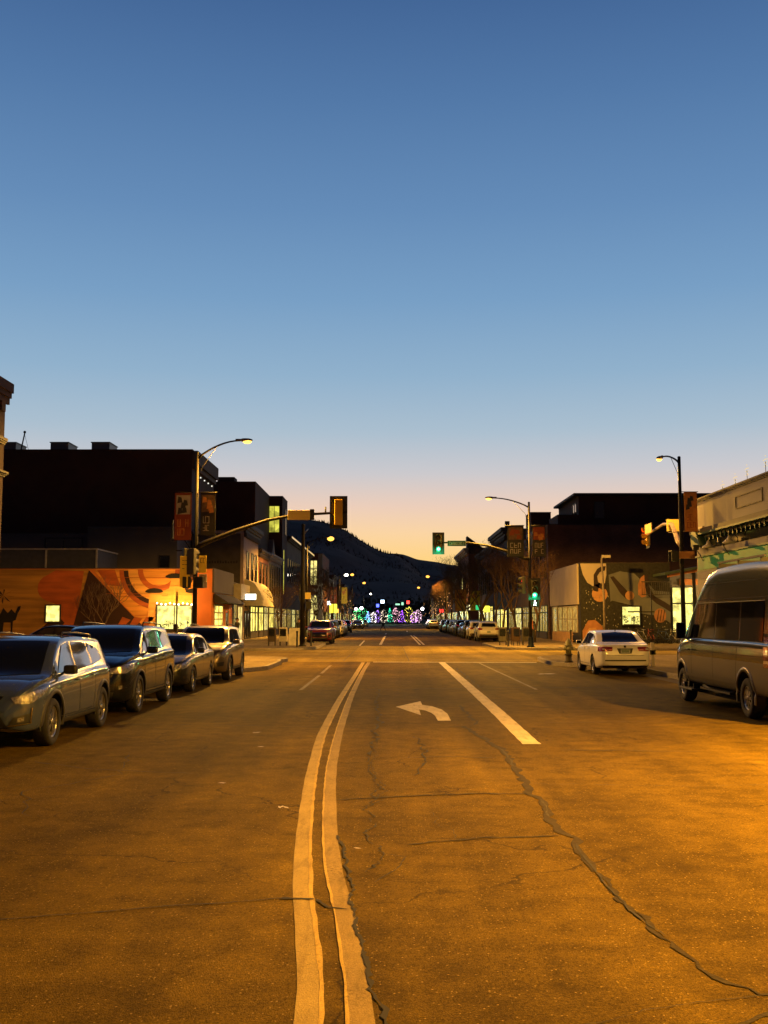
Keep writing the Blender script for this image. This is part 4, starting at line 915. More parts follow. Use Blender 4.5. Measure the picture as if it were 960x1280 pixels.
mp([(-20.35,5.1),(-21.6,.2),(-15.5,.2)], 4, 0)               # big dark pyramid
mp([(-24.7,.2),(-23.1,1.5),(-22.6,2.25),(-21.9,1.55),(-23.0,.2)][:4]+[(-23.2,.25)], 3, 0)
# pale rock towers with dark caps
mp([(-16.3,2.2),(-16.2,3.6),(-15.5,3.6),(-15.3,3.2),(-15.0,3.3),(-14.75,4.55),(-14.1,4.6),(-13.75,3.6),(-13.6,3.55),(-12.7,3.5),(-12.5,1.2),(-16.2,1.2)], 5, 4)
for cx, cz, rx in ((-15.9,3.62,.62),(-14.45,4.62,.72),(-13.15,3.62,.62)): mp(blob(cx, cz, rx, .26, 0, 180, 8)+[(cx-rx*.6,cz-.07),(cx+rx*.6,cz-.07)], 6, 5)
for k, x in enumerate((-18.0,-17.2,-16.4)): mp([(x-.35,1.35),(x,1.95),(x+.55,1.75+.1*k),(x+.15,1.35)], 5, 2)
# camel and palm silhouettes at the left
mp([(-25.7+.62*(x+25.6),z*.9+.4) for x, z in [(-26.9,.5),(-26.6,1.8),(-26.2,2.4),(-25.7,2.0),(-25.3,2.3),(-24.9,2.0),(-24.6,2.5),(-24.3,2.55),(-24.35,2.3),(-24.6,2.0),(-24.8,1.5),(-25.1,1.4),(-25.15,.5),(-25.3,.5),(-25.35,1.3),(-26.1,1.3),(-26.2,.5)]], 5, 5)
for a in range(0, 360, 45): mp([(-26.1,3.4),(-26.1+.5*math.cos(R(a-12)),3.4+.4*math.sin(R(a-12))),(-26.1+.75*math.cos(R(a)),3.3+.5*math.sin(R(a)))], 5, 5)
# long wavy brush lines
for z in (1.3, 2.0, 2.7, 3.3): 
    mp([(-19.0+z*.2,z),(-12.2,z+.12),(-12.2,z+.15),(-19.0+z*.2,z+.03)] if z > 3 else [(-17.8+z*.3,z),(-15.9,z+.08),(-15.9,z+.12),(-17.8+z*.3,z+.03)], 4, 2)
for z in (3.5, 4.1, 4.6): mp([(-19.2,z),(-12.6,z-.05),(-12.6,z-.02),(-19.2,z+.03)], 5, 2)
mb_.add('mural_painting', g, [M1, M2, M3, M4, M5, M6])
mb_.win('S', -23.15, -22.25, 1.65, 2.7, LITB, 1, 1, TRM, .09, out=.12, pd=.06)
mb_.win('S', -15.65, -13.35, 1.1, 2.7, LITB, 2, 1, TRM, .09, out=.12, pd=.06)
g = MB(); g.box(-13.0,-12.0,71.9,71.98,.2,5.15); mb_.add('corner_pilaster', g, pmat('red_orange_pilaster', (.62,.16,.03), .8, var=.3, scale=.5))
g = MB(); g.box(-12.3,-11.88,72.05,81.2,3.6,5.22); mb_.add('fascia', g, STG)
mb_.win('E', 73.0, 76.5, .9, 2.7, LIT, 2, 4, WHITEF, .12, 'shop_window'); mb_.door('E', 78, 79.2)
g = MB(); g.yprism([(-11.9,3.55),(-10.9,2.9),(-11.9,2.9)], 72.3, 81.0); mb_.add('awning', g, AWD)
g = MB()
for k in range(9): g.ball((-15.6+k*.29, 71.55, 2.82+.05*math.cos(k*2)), .055, 6)
o = g.build('string_light', emat('warm_bulb', (1,.85,.5), 14)); o['label'] = 'string of warm bulbs over the lit mural window'; o['category'] = 'string lights'
def plants(bb, x0, x1, y, z, seed, n=9):
    rnd = random.Random(seed); g = MB()
    for k in range(n):
        x = rnd.uniform(x0, x1); h = rnd.uniform(.12, .5)
        g.tube([(x,y,z),(x+rnd.uniform(-.05,.05),y,z+h)], .012, 3)
        for q in range(4): a = rnd.uniform(0, 6.28); r_ = rnd.uniform(.04,.10); cx, cz = x+rnd.gauss(0,.06), z+h+rnd.gauss(0,.06); g.yprism([(cx+r_*math.cos(a), cz+r_*math.sin(a)), (cx-r_*.4*math.sin(a), cz+r_*.4*math.cos(a)), (cx-r_*math.cos(a), cz-r_*math.sin(a)), (cx+r_*.4*math.sin(a), cz-r_*.4*math.cos(a))], y-.006, y+.006)
    g.box(x0, x1, y-.02, y+.02, z-.02, z+.03); bb.add('window_plants', g, DKF, kind='stuff')
plants(mb_, -15.5, -13.5, 71.86, 1.12, 3, 8)
for xx in (-15.0, -13.7):
    l = bpy.data.lights.new('string_bulb_light', 'POINT'); l.energy = 140; l.color = (1,.55,.14); l.shadow_soft_size = .3; lo = bpy.data.objects.new('string_bulb_light', l); COL.objects.link(lo); lo.location = (xx, 70.6, 3.0)
# roof terrace
t = thing('roof_terrace', 'roof terrace with white railing above the orange mural', 'terrace', (-27.5, 74, 5.26))
g = MB(); g.box(0, 7.1, 0, 5.6, 0, 1.35); g.build('screen_panel', pmat('blue_grey_panel', (.05,.052,.075), .7, var=.2), t)
g = MB(); g.box(-.05, 7.15, -.05, .03, 1.352, 1.45); g.box(7.07, 7.15, .03, 5.6, 1.352, 1.45); g.build('handrail', pmat('white_rail', (.34,.32,.33), .6), t)
for x in (.0, 3.5, 7.03): MB().box(x, x+.12, -.06, -.002, 0, 1.35).build('post', MATS['white_rail'], t)

# ---- grey and big dark building behind
b = Bld('grey_stucco_building', 'low grey stucco block rising behind the orange mural', -23.2, -16.3, 81.4, 87.0, 8.85, STG)
b.win('S', -17.6, -16.9, 5.6, 6.6); b.band('S', -23.2, -16.3, 8.6, 8.85, .1, STG)
b = Bld('grey_stucco_building', 'dark grey annex with a black opening behind the roof terrace', -46, -23.25, 82, 87, 8.4, STG)
b.win('S', -26.6, -23.8, 6.6, 8.0, None, 2, 1)
b = Bld('theatre_block', 'huge blank dark building with rooftop vents on the left skyline', -70, -16.35, 87.2, 98.2, 15.75, STD)
g = MB(); g.box(-16.35,-15.9,87.3,98.0,14.6,15.7); g.box(-16.35,-16.1,87.3,98.0,14.2,14.58); b.add('cornice', g, BRB)
for x, w in ((-28.4,1.5),(-24.95,1.5),(-33.5,2.2)):
    g = MB(); g.box(x, x+w, 88, 90.5, 15.8, 16.5); g.box(x-.06, x+w+.06, 87.9, 90.6, 16.5, 16.56); b.add('roof_vent', g, pmat('sheet_metal', (.16,.18,.19), .5, .3, var=.15))
g = MB(); g.tube([(-30.9,88,15.7),(-30.6,88,17.3)], .06, 6); g.tube([(-30.6,88,17.2),(-30.3,88.3,15.8)], .015, 4); g.ball((-30.6,88,17.4), .13, 6); b.add('antenna', g, DKF)
g = MB()
for k in range(4): g.ball((-15.86, 88.5+k*1.9, 13.6), .07, 6)
o = b.add('cornice_lamp', g, emat('pale_bulb', (.9,.88,.7), 1.2)); 

# ---- low shop, faded-sign building, brick row
b = Bld('narrow_shop', 'low shop with a lit white oval sign between mural and awning', -16, -12, 81.32, 87.2, 4.55, STG)
b.win('E', 81.9, 83.6, .8, 2.9, LITD, 2, 2); b.win('E', 84.3, 86.6, .3, 2.75, LITW, 3, 1, WHITEF, .09, 'shop_window')
g = MB(); g.box(-12,-11.4,81.8,86.8,3.3,4.5); b.add('fascia', g, TRL)
t = thing('shop_sign', 'glowing white oval shop sign above the lit doorway', 'sign', (-11.2, 84.6, 3.55))
g = MB(); g.box(-.12,.55,-.1,.1,-.3,.3,.09); g.box(.0,.06,.1,1.0,-.03,.03); g.build('sign_case', DKF, t)
g = MB(); g.box(-.55,.62,-.16,-.11,-.22,.22,.02); g.build('sign_face', emat('sign_white', (1,.97,.72), 5), t)
b = Bld('faded_sign_building', 'two-storey pale stucco building with faded lettering on its side wall', -16.2, -12, 87.3, 97.0, 9.05, STP)
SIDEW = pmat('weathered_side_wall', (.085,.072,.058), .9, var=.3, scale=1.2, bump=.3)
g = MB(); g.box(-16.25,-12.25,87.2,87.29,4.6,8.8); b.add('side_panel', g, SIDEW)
g = MB(); rnd = random.Random(3)
for k in range(15): x = -15.7+k*.22; g.box(x, x+.14, 87.185, 87.198, 6.35, 6.35+rnd.choice((.14,.18,.22)))
b.add('faded_lettering', g, pmat('faded_letter_paint', (.035,.028,.022), .9))
b.band('E', 87.25, 97.0, 8.9, 9.7, .5, TRM, dent=.5); 
for y in (89.2, 92.2, 94.6): b.win('E', y, y+1.15, 4.9, 7.4, None, 1, 2, DKF, .1, sill=True)
b.store('E', 91.8, 94.8, pane=LIT, n=2); b.store('E', 95.2, 96.8, pane=LIT, n=1); b.door('E', 88.3, 89.6, fr=DKF); b.door('E', 90.0, 91.2, fr=DKF)
t = thing('shop_awning', 'cream quarter-round cloth awning over the dark doors', 'awning', (-12, 88, 3.0))
prof = [(0,2.1)]+[(1.5*math.sin(R(a)), 2.0*math.cos(R(a))+.05) for a in range(10, 91, 10)]+[(1.5,-.12),(1.46,-.12),(0,-.1)]
g = MB(); g.yprism(prof, 0, 8.6); g.build('canopy', AWN, t)
g = MB()
for y in (0.02, 2.8, 5.7, 8.5): g.tube([(.0,y,-.15),(1.46,y,-.15)], .02, 5)
g.build('awning_frame', DKF, t)
b = Bld('brick_shopfront', 'narrow red brick shop beyond the cream awning', -16, -12.0, 97.1, 105.2, 7.9, BRR)
b.band('E', 97.1, 105.2, 7.7, 8.2, .35, TRM, dent=.5); b.band('E', 97.1, 105.2, 3.5, 3.9, .2, TRL)
for y in (98.2, 100.6, 103): b.win('E', y, y+1.0, 4.7, 7.0, None, 1, 2, sill=True)
b.store('E', 97.6, 101.0, pane=LIT, n=3); b.store('E', 101.6, 104.8, pane=LITW, n=3)
b = Bld('pediment_shopfront', 'tan brick shop with a small pointed parapet', -13.35, -12.0, 105.3, 117.8, 8.4, BRT)
g = MB(); g.xprism([(108.5,8.4),(111.5,8.4),(110,10.0)], -12.5, -12.0); b.add('pediment', g, BRT); b.band('E', 105.3, 117.8, 7.9, 8.35, .3, TRL, dent=.6)
for y in (106.3, 108.4, 110.6, 113, 115.4): b.win('E', y, y+.9, 4.3, 7.3, None, 1, 2, sill=True)
b.store('E', 105.9, 110, pane=LIT, n=4); b.store('E', 110.8, 116.5, pane=LITD, n=4)
b = Bld('modern_block', 'tall dark modern block stepping up on the left skyline', -21, -13.4, 105.4, 117.9, 15.4, STD)
g = MB(); g.box(-17.3,-15.6,106,108,15.42,16.0); b.add('roof_vent', g, STD)
b = Bld('modern_block', 'dark modern tower with a yellow-lit corner window', -21, -11.95, 118, 123.8, 15.4, STD)
b.win('S', -13.38, -12.3, 11.4, 14.3, LITG, 2, 1, DKF, .07, out=.05); b.win('E', 119.2, 120.2, 4.6, 9.5, LITG, 1, 3, DKF); b.win('E', 121, 123, 11.4, 14.3, None, 2, 1)
b.store('E', 118.5, 123.2, pane=LITD)
b = Bld('long_brick_block', 'long brown brick block with a bright strip standing for its lit roof edge on the left', -30, -12.0, 123.9, 161, 11.3, BRB)
b.band('E', 123.9, 161, 10.9, 11.4, .55, TRM); g = MB(); g.box(-11.45,-11.40,123.9,161,11.2,11.42); b.add('roof_edge_glint', g, CHR)  # added chrome strip stands in for light reflected off the fascia
for k in range(12): b.win('E', 125+k*3, 126.2+k*3, 6.2, 8.9, None, 1, 2, sill=True)
for k in range(6): b.store('E', 124.6+k*6, 129.2+k*6, pane=(LITD, LITW, LITD, LIT, LITD, LITD)[k], n=4)
b = Bld('brick_office', 'red brick corner building with tall lit gridded windows', -30, -11.2, 177, 197, 12.6, BRR)
g = MB(); g.box(-11.9,-11.14,176.94,177.6,.14,12.6); g.box(-30,-11.1,176.93,177.0,6.3,6.8); b.add('pale_corner_pier', g, TRL)
b.win('S', -13.7, -12.1, 7.4, 11.4, LITW, 3, 3, TRL, .14); b.win('S', -13.8, -12.0, 1.2, 5.6, LITW, 3, 3, TRL, .14); b.win('S', -16.6, -14.9, 7.4, 11.4, LITW, 3, 3, TRL, .14)
for k in range(4): b.win('E', 179+k*4.4, 181+k*4.4, 7.2, 10.2, None, 2, 2); b.store('E', 178.5+k*4.6, 182.2+k*4.6, pane=(LITW,LITD,LIT,LITD)[k])
y = 197.1
for i, (dy, hh, m, lab) in enumerate([(14,9.2,BRT,'tan brick shop beyond the brick office with lit windows'),(16,10.4,BRD,'dark brick block far down the left side'),(18,8.2,STC,'cream low block far down the left side'),(22,9.6,BRB,'brown block near the decorated trees on the left'),(24,7.8,BRR,'last low red brick building on the left')]):
    b = Bld('distant_shopfront', lab, -26, -11.6+.3*i, y, y+dy-.1, hh, m); b.band('E', y, y+dy-.1, hh-.5, hh+.1, .4, TRM)
    for k in range(int(dy//4)): b.win('E', y+1.2+k*4, y+2.6+k*4, 4.6, 6.8, LITW if (k+i) % 3 == 0 else None, 1, 2); b.win('E', y+.8+k*4, y+3.6+k*4, .8, 3.0, (LIT, LITD, LITW, LITD)[(k+i) % 4], 2, 1, name='shop_window')
    y += dy

# ---- right: cream corner building with green trim
b = Bld('cream_corner_building', 'cream corner building with dark transom row and green band behind the van', 13.4, 34, -20, 46.4, 6.85, STC)
b.band('W', -20, 46.5, 6.85, 7.0, .12, TRM, 'coping_band')
g = MB(); g.box(13.3, 13.4, -20, 46.3, 5.25, 5.62); g.box(13.1, 13.3, -20, 46.45, 5.45, 5.62); b.add('cornice', g, TRM)
g = MB(); g.box(13.05, 13.4, -20, 45.4, 5.36, 5.44); 
y = -10
while y < 45: g.box(13.25, 13.39, y, y+.10, 5.10, 5.34); y += .5
b.add('dentil_row', g, GRN)
g = MB(); g.box(13.36, 13.397, -20, 45.0, 4.78, 5.24); b.add('transom_row', g, DGL)
g = MB(); g.xprism([(44.6,4.9),(45.9,4.9),(45.9,5.5),(45.3,5.62)], 13.0, 13.39); b.add('scroll_bracket', g, GRN)
g = MB(); g.box(13.2, 13.395, -20, 45.6, 3.9, 4.42); b.add('green_band', g, pmat('green_sign_band', (.008,.17,.075), .6, var=.3, scale=1.5))
g = MB(); g.box(13.15, 13.395, -20, 45.9, 4.43, 4.5); g.box(13.15,13.395,-20,45.6,3.72,3.88); b.add('band_moulding', g, GRN)
g = MB(); g.box(12.6, 13.39, -20, 43.5, 3.5, 3.66); g.box(12.55,12.62,-20,43.5,3.42,3.72); b.add('ledge', g, STC)
for y in (-15,-8,-1,6,13,20,27,34): b.store('W', y, y+5.8, pane=LITD, n=4, fr=GRN)
b.win('W', 38.5, 40.0, .7, 3.2, pmat('red_poster', (.35,.05,.04), .6), 1, 1, STC, .1, 'poster_case'); b.win('W', 41, 44.5, .7, 3.2, LITD, 3, 1, GRN, .1, 'shop_window')
for y in (38.0, 29.5):
    g = MB(); 
    for (q0,q1,z0,z1) in ((y,y+3,6.05,6.09),(y,y+3,6.5,6.54),(y,y+.05,6.09,6.5),(y+2.95,y+3,6.09,6.5)): g.box(13.36,13.397,q0,q1,z0,z1)
    b.add('wall_panel', g, TRM)
g = MB(); g.box(13.3, 13.395, 45.2, 46.3, 5.5, 5.75); b.add('round_vent', g, TRL)
for k, y in enumerate((42.6, 40.0)):   # goose neck lamps
    t = thing('gooseneck_lamp', ('goose-neck shop lamp with pale shade on the cream wall near the corner', 'goose-neck shop lamp second from the corner, above the green band')[k], 'lamp', (13.39, y, 4.95), 0, 'goose-neck lamps')
    MB().tube([(0,0,0),(-.15,0,.25),(-.45,0,.3),(-.62,0,.12),(-.62,0,-.05)], .022, 6).build('arm', DKF, t)
    MB().lathe([(.03,.02),(.06,-.02),(.09,-.12),(.24,-.22),(.25,-.26)], (-.62,0,-.02), 'Z', 14).build('lamp_shade', pmat('enamel_shade', (.35,.33,.27), .4), t)
for k, (y, z) in enumerate(((44.8,4.95),(41.4,5.0))):
    t = thing('flood_lamp', ('small black floodlight on a rod at the building corner', 'small black floodlight between the goose-neck lamps')[k], 'lamp', (13.39, y, z), 0, 'wall floodlights')
    MB().tube([(0,0,-1.0),(-.45,.0,-.25)], .018, 5).build('arm', DKF, t); MB().box(-.62,-.38,-.09,.09,-.24,-.02,.03).build('lamp_head', DKF, t)
STAR = emat('star_bulbs', (1,.68,.16), 1.1)
star = None
for k, (y, z) in enumerate(((43.2,7.2),(41.6,7.3),(40.2,7.45),(38.2,7.5))):
    lab = ('brightest wire star of bulbs on the roof edge, leftmost', 'second wire star from the left on the cream parapet', 'third wire star of bulbs on the cream parapet', 'wire star of bulbs nearest the right edge of the photo')[k]
    if star is None:
        star = thing('star_light', lab, 'decoration', (13.6, y, z), 0, 'roof star lights')
        g = MB()
        for a in range(0, 360, 36):
            r_ = .30 if (a//36) % 2 == 0 else .14
            g.ball((0, .7*r_*math.cos(R(a+18)), .7*r_*math.sin(R(a+18))), .018, 6)
        g.build('bulbs', STAR, star); MB().tube([(0,0,-.45),(0,0,0)], .012, 4).build('post', DKF, star)
    else: dup(star, loc=(13.6, y, z), label=lab)

# ---- right: mural building beyond the intersection
SPK = pmat('dark_leafy_mural_base', (.024,.023,.020), .85, var=.6, scale=6)
b = Bld('painted_building', 'low corner building with white fascia and dark abstract mural with figures', 13.4, 19.7, 75, 88.6, 5.7, SPK)
FASC = pmat('white_fascia', (.44,.37,.29), .7, var=.12, scale=.8)
g = MB(); g.box(13.28, 13.4, 75.6, 88.5, 2.85, 5.72); b.add('fascia', g, FASC)
for i in range(4): b.win('W', 76.2+i*2.2, 78.1+i*2.2, .9, 2.7, LITD, 3, 2, pmat('tan_frame', (.34,.26,.14), .6), .07, 'shop_window')
b.door('W', 85.4, 87.4, 2.7, WHITEF, LITD)
g = MB(); g.yprism([(13.4,5.7),(15.25,5.72),(15.25,4.9),(15.1,4.2),(14.9,3.9),(14.75,4.25),(14.3,4.1),(13.9,4.35),(13.6,4.9)], 74.985, 74.995); g.mi = 1
def mq(poly, lvl, mi): g.mi = mi; g.yprism(poly, 75-.006*lvl-.012, 75-.006*lvl-.008)
mq(blob(14.75,3.55,.55,.55,0,360,16)[:-1], 1, 1)
mq([(14.9,5.5),(14.6,5.3),(14.35,4.9),(14.35,4.2),(14.3,3.8),(14.6,3.7),(14.8,4.3),(15.2,4.3),(15.15,3.9),(14.9,3.85),(14.75,3.95),(14.65,4.4),(14.6,4.8),(14.8,5.1),(15.15,5.2),(15.2,5.5)], 2, 2)
mq([(15.5,3.0),(15.4,4.9),(16.2,5.15),(17.2,5.0),(17.7,4.5),(18.1,4.4),(18.6,3.8),(19.68,3.7),(19.68,1.5),(19,2.0),(17.6,2.2),(17.0,2.75),(15.6,3.1)], 1, 3)
mq([(15.5,4.75),(15.75,4.8),(16.7,3.75),(16.9,3.3),(16.6,3.2),(16.2,3.6)], 2, 2)
mq(blob(16.85,3.45,.32,.32,0,360,12)[:-1], 3, 1)
mq([(17.45,3.5),(17.45,4.2),(17.65,4.7),(17.9,4.9),(18.0,4.7),(17.98,3.4),(17.7,3.3)], 2, 4)
mq([(17.9,4.9),(18.15,4.9),(18.2,4.1),(18.6,3.4),(19.3,3.0),(19.68,2.75),(19.68,2.3),(19.3,2.55),(18.7,2.9),(18.15,3.4),(17.95,4.0)], 3, 2)
mq(blob(18.95,2.05,.42,.5,0,360,16)[:-1], 4, 4)
for dx in (-.2,0,.2): mq([(18.9+dx,1.65),(18.95+dx,1.65),(19.1+dx,2.45),(19.05+dx,2.45)], 5, 2)
mq([(13.5,.2),(13.5,1.0),(13.9,1.7),(14.4,1.75),(14.9,1.3),(15.1,.2)], 2, 4); mq([(13.6,.2),(13.7,.8),(14.0,1.2),(14.4,1.2),(14.7,.8),(14.8,.2)], 3, 1)
rnd = random.Random(8)
for k in range(150):
    x = rnd.uniform(13.6, 19.5); z = rnd.uniform(.5, 3.9 if x < 15.4 or rnd.random() < .6 else 3.0)
    if 15.5 < x and z > 2.2: continue
    d = .035; mq([(x-d,z),(x,z+d*1.8),(x+d,z),(x,z-d*1.8)], 1, 5)
b.add('mural_painting', g, [FASC, pmat('mural_peach', (.46,.24,.10), .8, var=.15), pmat('mural_dark_band', (.028,.016,.014), .8), pmat('mural_sage', (.13,.135,.13), .8, var=.2, scale=1),
      pmat('mural_terracotta', (.36,.16,.07), .8, var=.2, scale=3), pmat('mural_fleck', (.30,.28,.18), .8)])
b.win('S', 16.3, 17.5, 1.4, 2.65, LITB, 1, 1, DKF, .09, out=.12, pd=.06)
plants(b, 16.35, 17.45, 74.86, 1.42, 5, 12)
t = thing('picket_screen', 'orange-lit wooden picket screen below the shop window', 'fence', (12.9, 75.5, .14))
for k in range(2): MB().box(0,.05,0,9.3,.12+.42*k,.18+.42*k).build('rail', pmat('picket_wood', (.42,.24,.10), .7, var=.2), t)
g = MB()
for k in range(38): g.box(-.03,-.003,.05+k*.245,.20+k*.245,0,.72)
g.build('picket', MATS['picket_wood'], t)
g = MB(); b2 = Bld('cafe_building', 'cafe with bright yellow gridded windows under a sloping porch roof', 19.72, 30, 75.2, 88, 5.2, STC)
b2.win('S', 19.9, 21.5, .9, 4.0, LITB, 1, 1, DKF, .08, tr=2.9); b2.win('S', 21.9, 22.9, .9, 4.0, LITB, 1, 1, DKF, .08, tr=2.9); b2.win('S', 24.4, 26.4, .9, 4.0, LIT, 2, 2, DKF, .08)
g = MB(); g.yprism([(18.5,4.75),(28,6.5),(28,6.68),(18.5,4.93)], 71.6, 75.15); b2.add('porch_roof', g, pmat('green_metal_roof', (.06,.085,.05), .5, .2, var=.2))
g = MB(); g.yprism([(18.7,4.6),(28,6.3),(28,6.49),(18.7,4.77)], 71.75, 71.9); g.yprism([(20.4,4.2),(28,4.2),(28,4.6),(20.4,4.6)], 75.0, 75.15); b2.add('porch_beam', g, pmat('orange_beam', (.42,.16,.05), .7))
for x in (20.4, 24.2, 27.8): b2.add('porch_post', MB().box(x, x+.18, 71.8, 71.98, .14, 4.75+(x-18.5)*.184), DKF)
for x in (21.6, 23.6): 
    o = b2.add('porch_lamp', MB().ball((x, 73.8, 4.35), .13, 10), emat('porch_bulb', (1,.62,.2), 22))
    l = bpy.data.lights.new('porch_lamp_light', 'POINT'); l.energy = 140; l.color = (1,.55,.14); l.shadow_soft_size = .12; lo = bpy.data.objects.new('porch_lamp_light', l); COL.objects.link(lo); lo.location = (x, 73.6, 4.2)
g = MB()
g.tube([(17.6,74.6,4.4),(19.7,74.6,4.4)], .04, 5); g.tube([(17.6,74.6,3.5),(19.7,74.6,3.5)], .03, 5)
for k in range(16): g.tube([(17.65+k*.135,74.6,3.5),(17.65+k*.135,74.6,4.4)], .016, 4)
o = g.build('wall_railing', TRM); o['label'] = 'dark metal balustrade high on the mural wall beside the cafe'; o['category'] = 'railing'

# ---- right: tall dark brick and row beyond
b = Bld('tall_brick_building', 'tall dark brick building with blank side wall above the painted corner shop', 13.4, 27, 90, 101, 9.75, BRD)
b.band('W', 90, 101, 9.0, 9.75, .4, TRL, dent=.6)
for k in range(4): b.win('W', 91+k*2.5, 92.1+k*2.5, 5.4, 8.2, None, 1, 2, sill=True)
b.store('W', 90.6, 95.2, pane=LITD, fr=GRN); b.store('W', 95.8, 100.4, pane=LITD, fr=GRN)
b = Bld('upper_storey_block', 'dark set-back upper storey with overhanging flat roof', 16.6, 26.2, 93, 104, 12.5, STD, base=9.8)
g = MB(); g.box(16.1, 26.6, 92.4, 104, 12.56, 12.75); b.add('flat_roof', g, TRM); b.win('W', 94, 96, 10.6, 12, None, 2, 1); b.win('S', 18.0, 18.8, 10.6, 12.0)
b = Bld('upper_storey_block', 'long low dark roof block at the right of the skyline', 23.5, 40, 96, 108, 13.1, STD)
b = Bld('upper_storey_block', 'small dark step block between the stair box and the flat roofed storey', 14.6, 16.5, 92, 97, 10.75, STD, base=9.8)
b = Bld('stair_tower', 'plain dark box on the roofline behind the right street lamp', 13.5, 15.4, 101.2, 105, 11.9, STD)
b = Bld('brick_row_building', 'low brown brick row with trees in front on the right', 13.4, 24, 101.1, 120.9, 9.3, BRB)
b.band('W', 101.1, 120.9, 8.7, 9.3, .4, TRM, dent=.8)
for k in range(7): b.win('W', 102+k*2.7, 103.1+k*2.7, 5.0, 7.8, None, 1, 2, sill=True)
for k in range(3): b.store('W', 102+k*6.4, 107+k*6.4, pane=(LITD, LITW, LITD)[k], n=4)
b = Bld('false_front_building', 'tall grey false-front building with a stepped cornice on the right', 13.4, 26, 121, 137.4, 12.0, STG)
b.band('W', 120.9, 137.4, 11.2, 12.2, .7, TRM, dent=.9); g = MB(); g.box(13.2, 13.7, 121, 121.5, 12.06, 12.9); b.add('finial', g, TRM)
for k in range(5): b.win('W', 122.2+k*3, 123.6+k*3, 5.2, 8.0, None, 1, 2, sill=True)
b.store('W', 122, 128.5, pane=LIT, n=4); b.store('W', 129.5, 136, pane=LITW, n=4)
b = Bld('brick_row_building', 'long brick block before the second crossing on the right', 13.4, 26, 137.5, 161, 11.2, BRR)
b.band('W', 137.5, 161, 10.6, 11.3, .5, TRM, dent=.9)
for k in range(7): b.win('W', 138.5+k*3.2, 139.9+k*3.2, 5.2, 8.0, None, 1, 2)
for k in range(4): b.store('W', 138.4+k*5.7, 142.8+k*5.7, z1=3.4, pane=(LIT, LITW, LIT, LITB)[k], n=3)
b = Bld('gabled_brick_building', 'red brick building with a peaked cornice at the second crossing on the right', 13.2, 30, 178, 205, 13.6, BRR)
b.band('W', 178, 205, 12.6, 13.6, .8, TRL); g = MB(); g.yprism([(13.0,13.66),(15.6,13.66),(13.0,15.6)], 178, 181); b.add('gable', g, TRM); b.band('S', 13.2, 30, 12.6, 13.6, .5, TRM)
for k in range(6): b.win('W', 179.5+k*4.2, 181.2+k*4.2, 6, 9, LITW if k == 3 else None, 1, 2); b.win('W', 179.2+k*4.2, 182.3+k*4.2, .8, 3.1, (LIT, LITW, LITD)[k % 3], 2, 1, name='shop_window')
y = 205.1
for i, (dy, hh, m, lab) in enumerate([(16,10,BRT,'tan brick shops past the gabled building on the right'),(18,8.6,BRD,'dark brick shops far down the right side'),(20,10,BRB,'brown brick block far down the right side'),(24,7.8,STC,'cream low building near the decorated trees on the right'),(24,9,BRR,'last red brick block on the right')]):
    b = Bld('distant_shopfront', lab, 13.0-.3*i, 27, y, y+dy-.1, hh, m); b.band('W', y, y+dy-.1, hh-.5, hh+.1, .4, TRM)
    for k in range(int(dy//4)): b.win('W', y+1.2+k*4, y+2.6+k*4, 4.6, 6.8, LITW if (k+i) % 4 == 0 else None, 1, 2); b.win('W', y+.8+k*4, y+3.6+k*4, .8, 3.0, (LITD, LIT, LITD, LITW)[(k+i) % 4], 2, 1, name='shop_window')
    y += dy

# ---------------------------------------------------------------- hills
def hill(name, D, prof, depth, col, seed, rough=5):
    f = pchip(*zip(*prof)); x0, x1 = prof[0][0], prof[-1][0]; N = 220; Mr = 14; g = MB(); g.sm = True; vs = []
    for j in range(Mr+1):
        t = j/Mr
        for i in range(N+1):
            x = x0+(x1-x0)*i/N; y_ = D-depth*(1-t); hgt = f(x)*(t**1.25)
            hgt += noise.fractal(Vector((x*.012, y_*.012, seed)), 1, 2, 5)*rough*(.4+t)*(1 if t < 1 else .35)
            vs.append((x+ (0 if j == Mr else noise.noise(Vector((x*.02,y_*.02,seed+5)))*14), y_, max(hgt, -2) if j else -2))
    for i in range(N+1): vs.append((x0+(x1-x0)*i/N, D+500, -2))
    fs = [(j*(N+1)+i, j*(N+1)+i+1, (j+1)*(N+1)+i+1, (j+1)*(N+1)+i) for j in range(Mr+1) for i in range(N)]
    g.addm(vs, fs); o = g.build(name, pmat(name+'_cover', col, .95, var=.45, scale=.02, detail=12, spec=.1)); o['kind'] = 'structure'; return f
def conifers(name, D, depth, f, x0, x1, n, hh, seed, ridge):
    rnd = random.Random(seed); g = MB()
    for k in range(n):
        x = rnd.uniform(x0, x1); t = 1-rnd.random()*ridge; y_ = D-depth*(1-t); z = f(x)*t**1.25-1.5; h = hh*rnd.uniform(.5, 1.25); r = h*.24
        n5 = 5; base = len(g.v); vs = [(x+r*math.cos(6.283*q/n5), y_+r*math.sin(6.283*q/n5), z) for q in range(n5)]+[(x, y_, z+h)]
        g.addm(vs, [(q, (q+1) % n5, n5) for q in range(n5)])
    o = g.build(name, pmat('conifer_dark', (.07,.040,.034), .95, spec=.1)); o['kind'] = 'stuff'; o['label'] = name.replace('_', ' ')+' on the dark mountain ridge'; o['category'] = 'forest'
f1 = hill('hill_left', 1300, [(-700,60),(-420,100),(-260,122),(-150,123),(-110,122),(-86,120),(-57,111),(-36,97),(-8,82.5),(10,78),(30,64),(50,44),(80,22),(130,6),(200,0)], 760, (.105,.060,.052), 3, 4)
conifers('conifer_forest', 1300, 760, f1, -420, 60, 5000, 2.6, 4, .8); conifers('ridge_conifers', 1300, 760, f1, -260, 40, 420, 4.6, 5, .01)
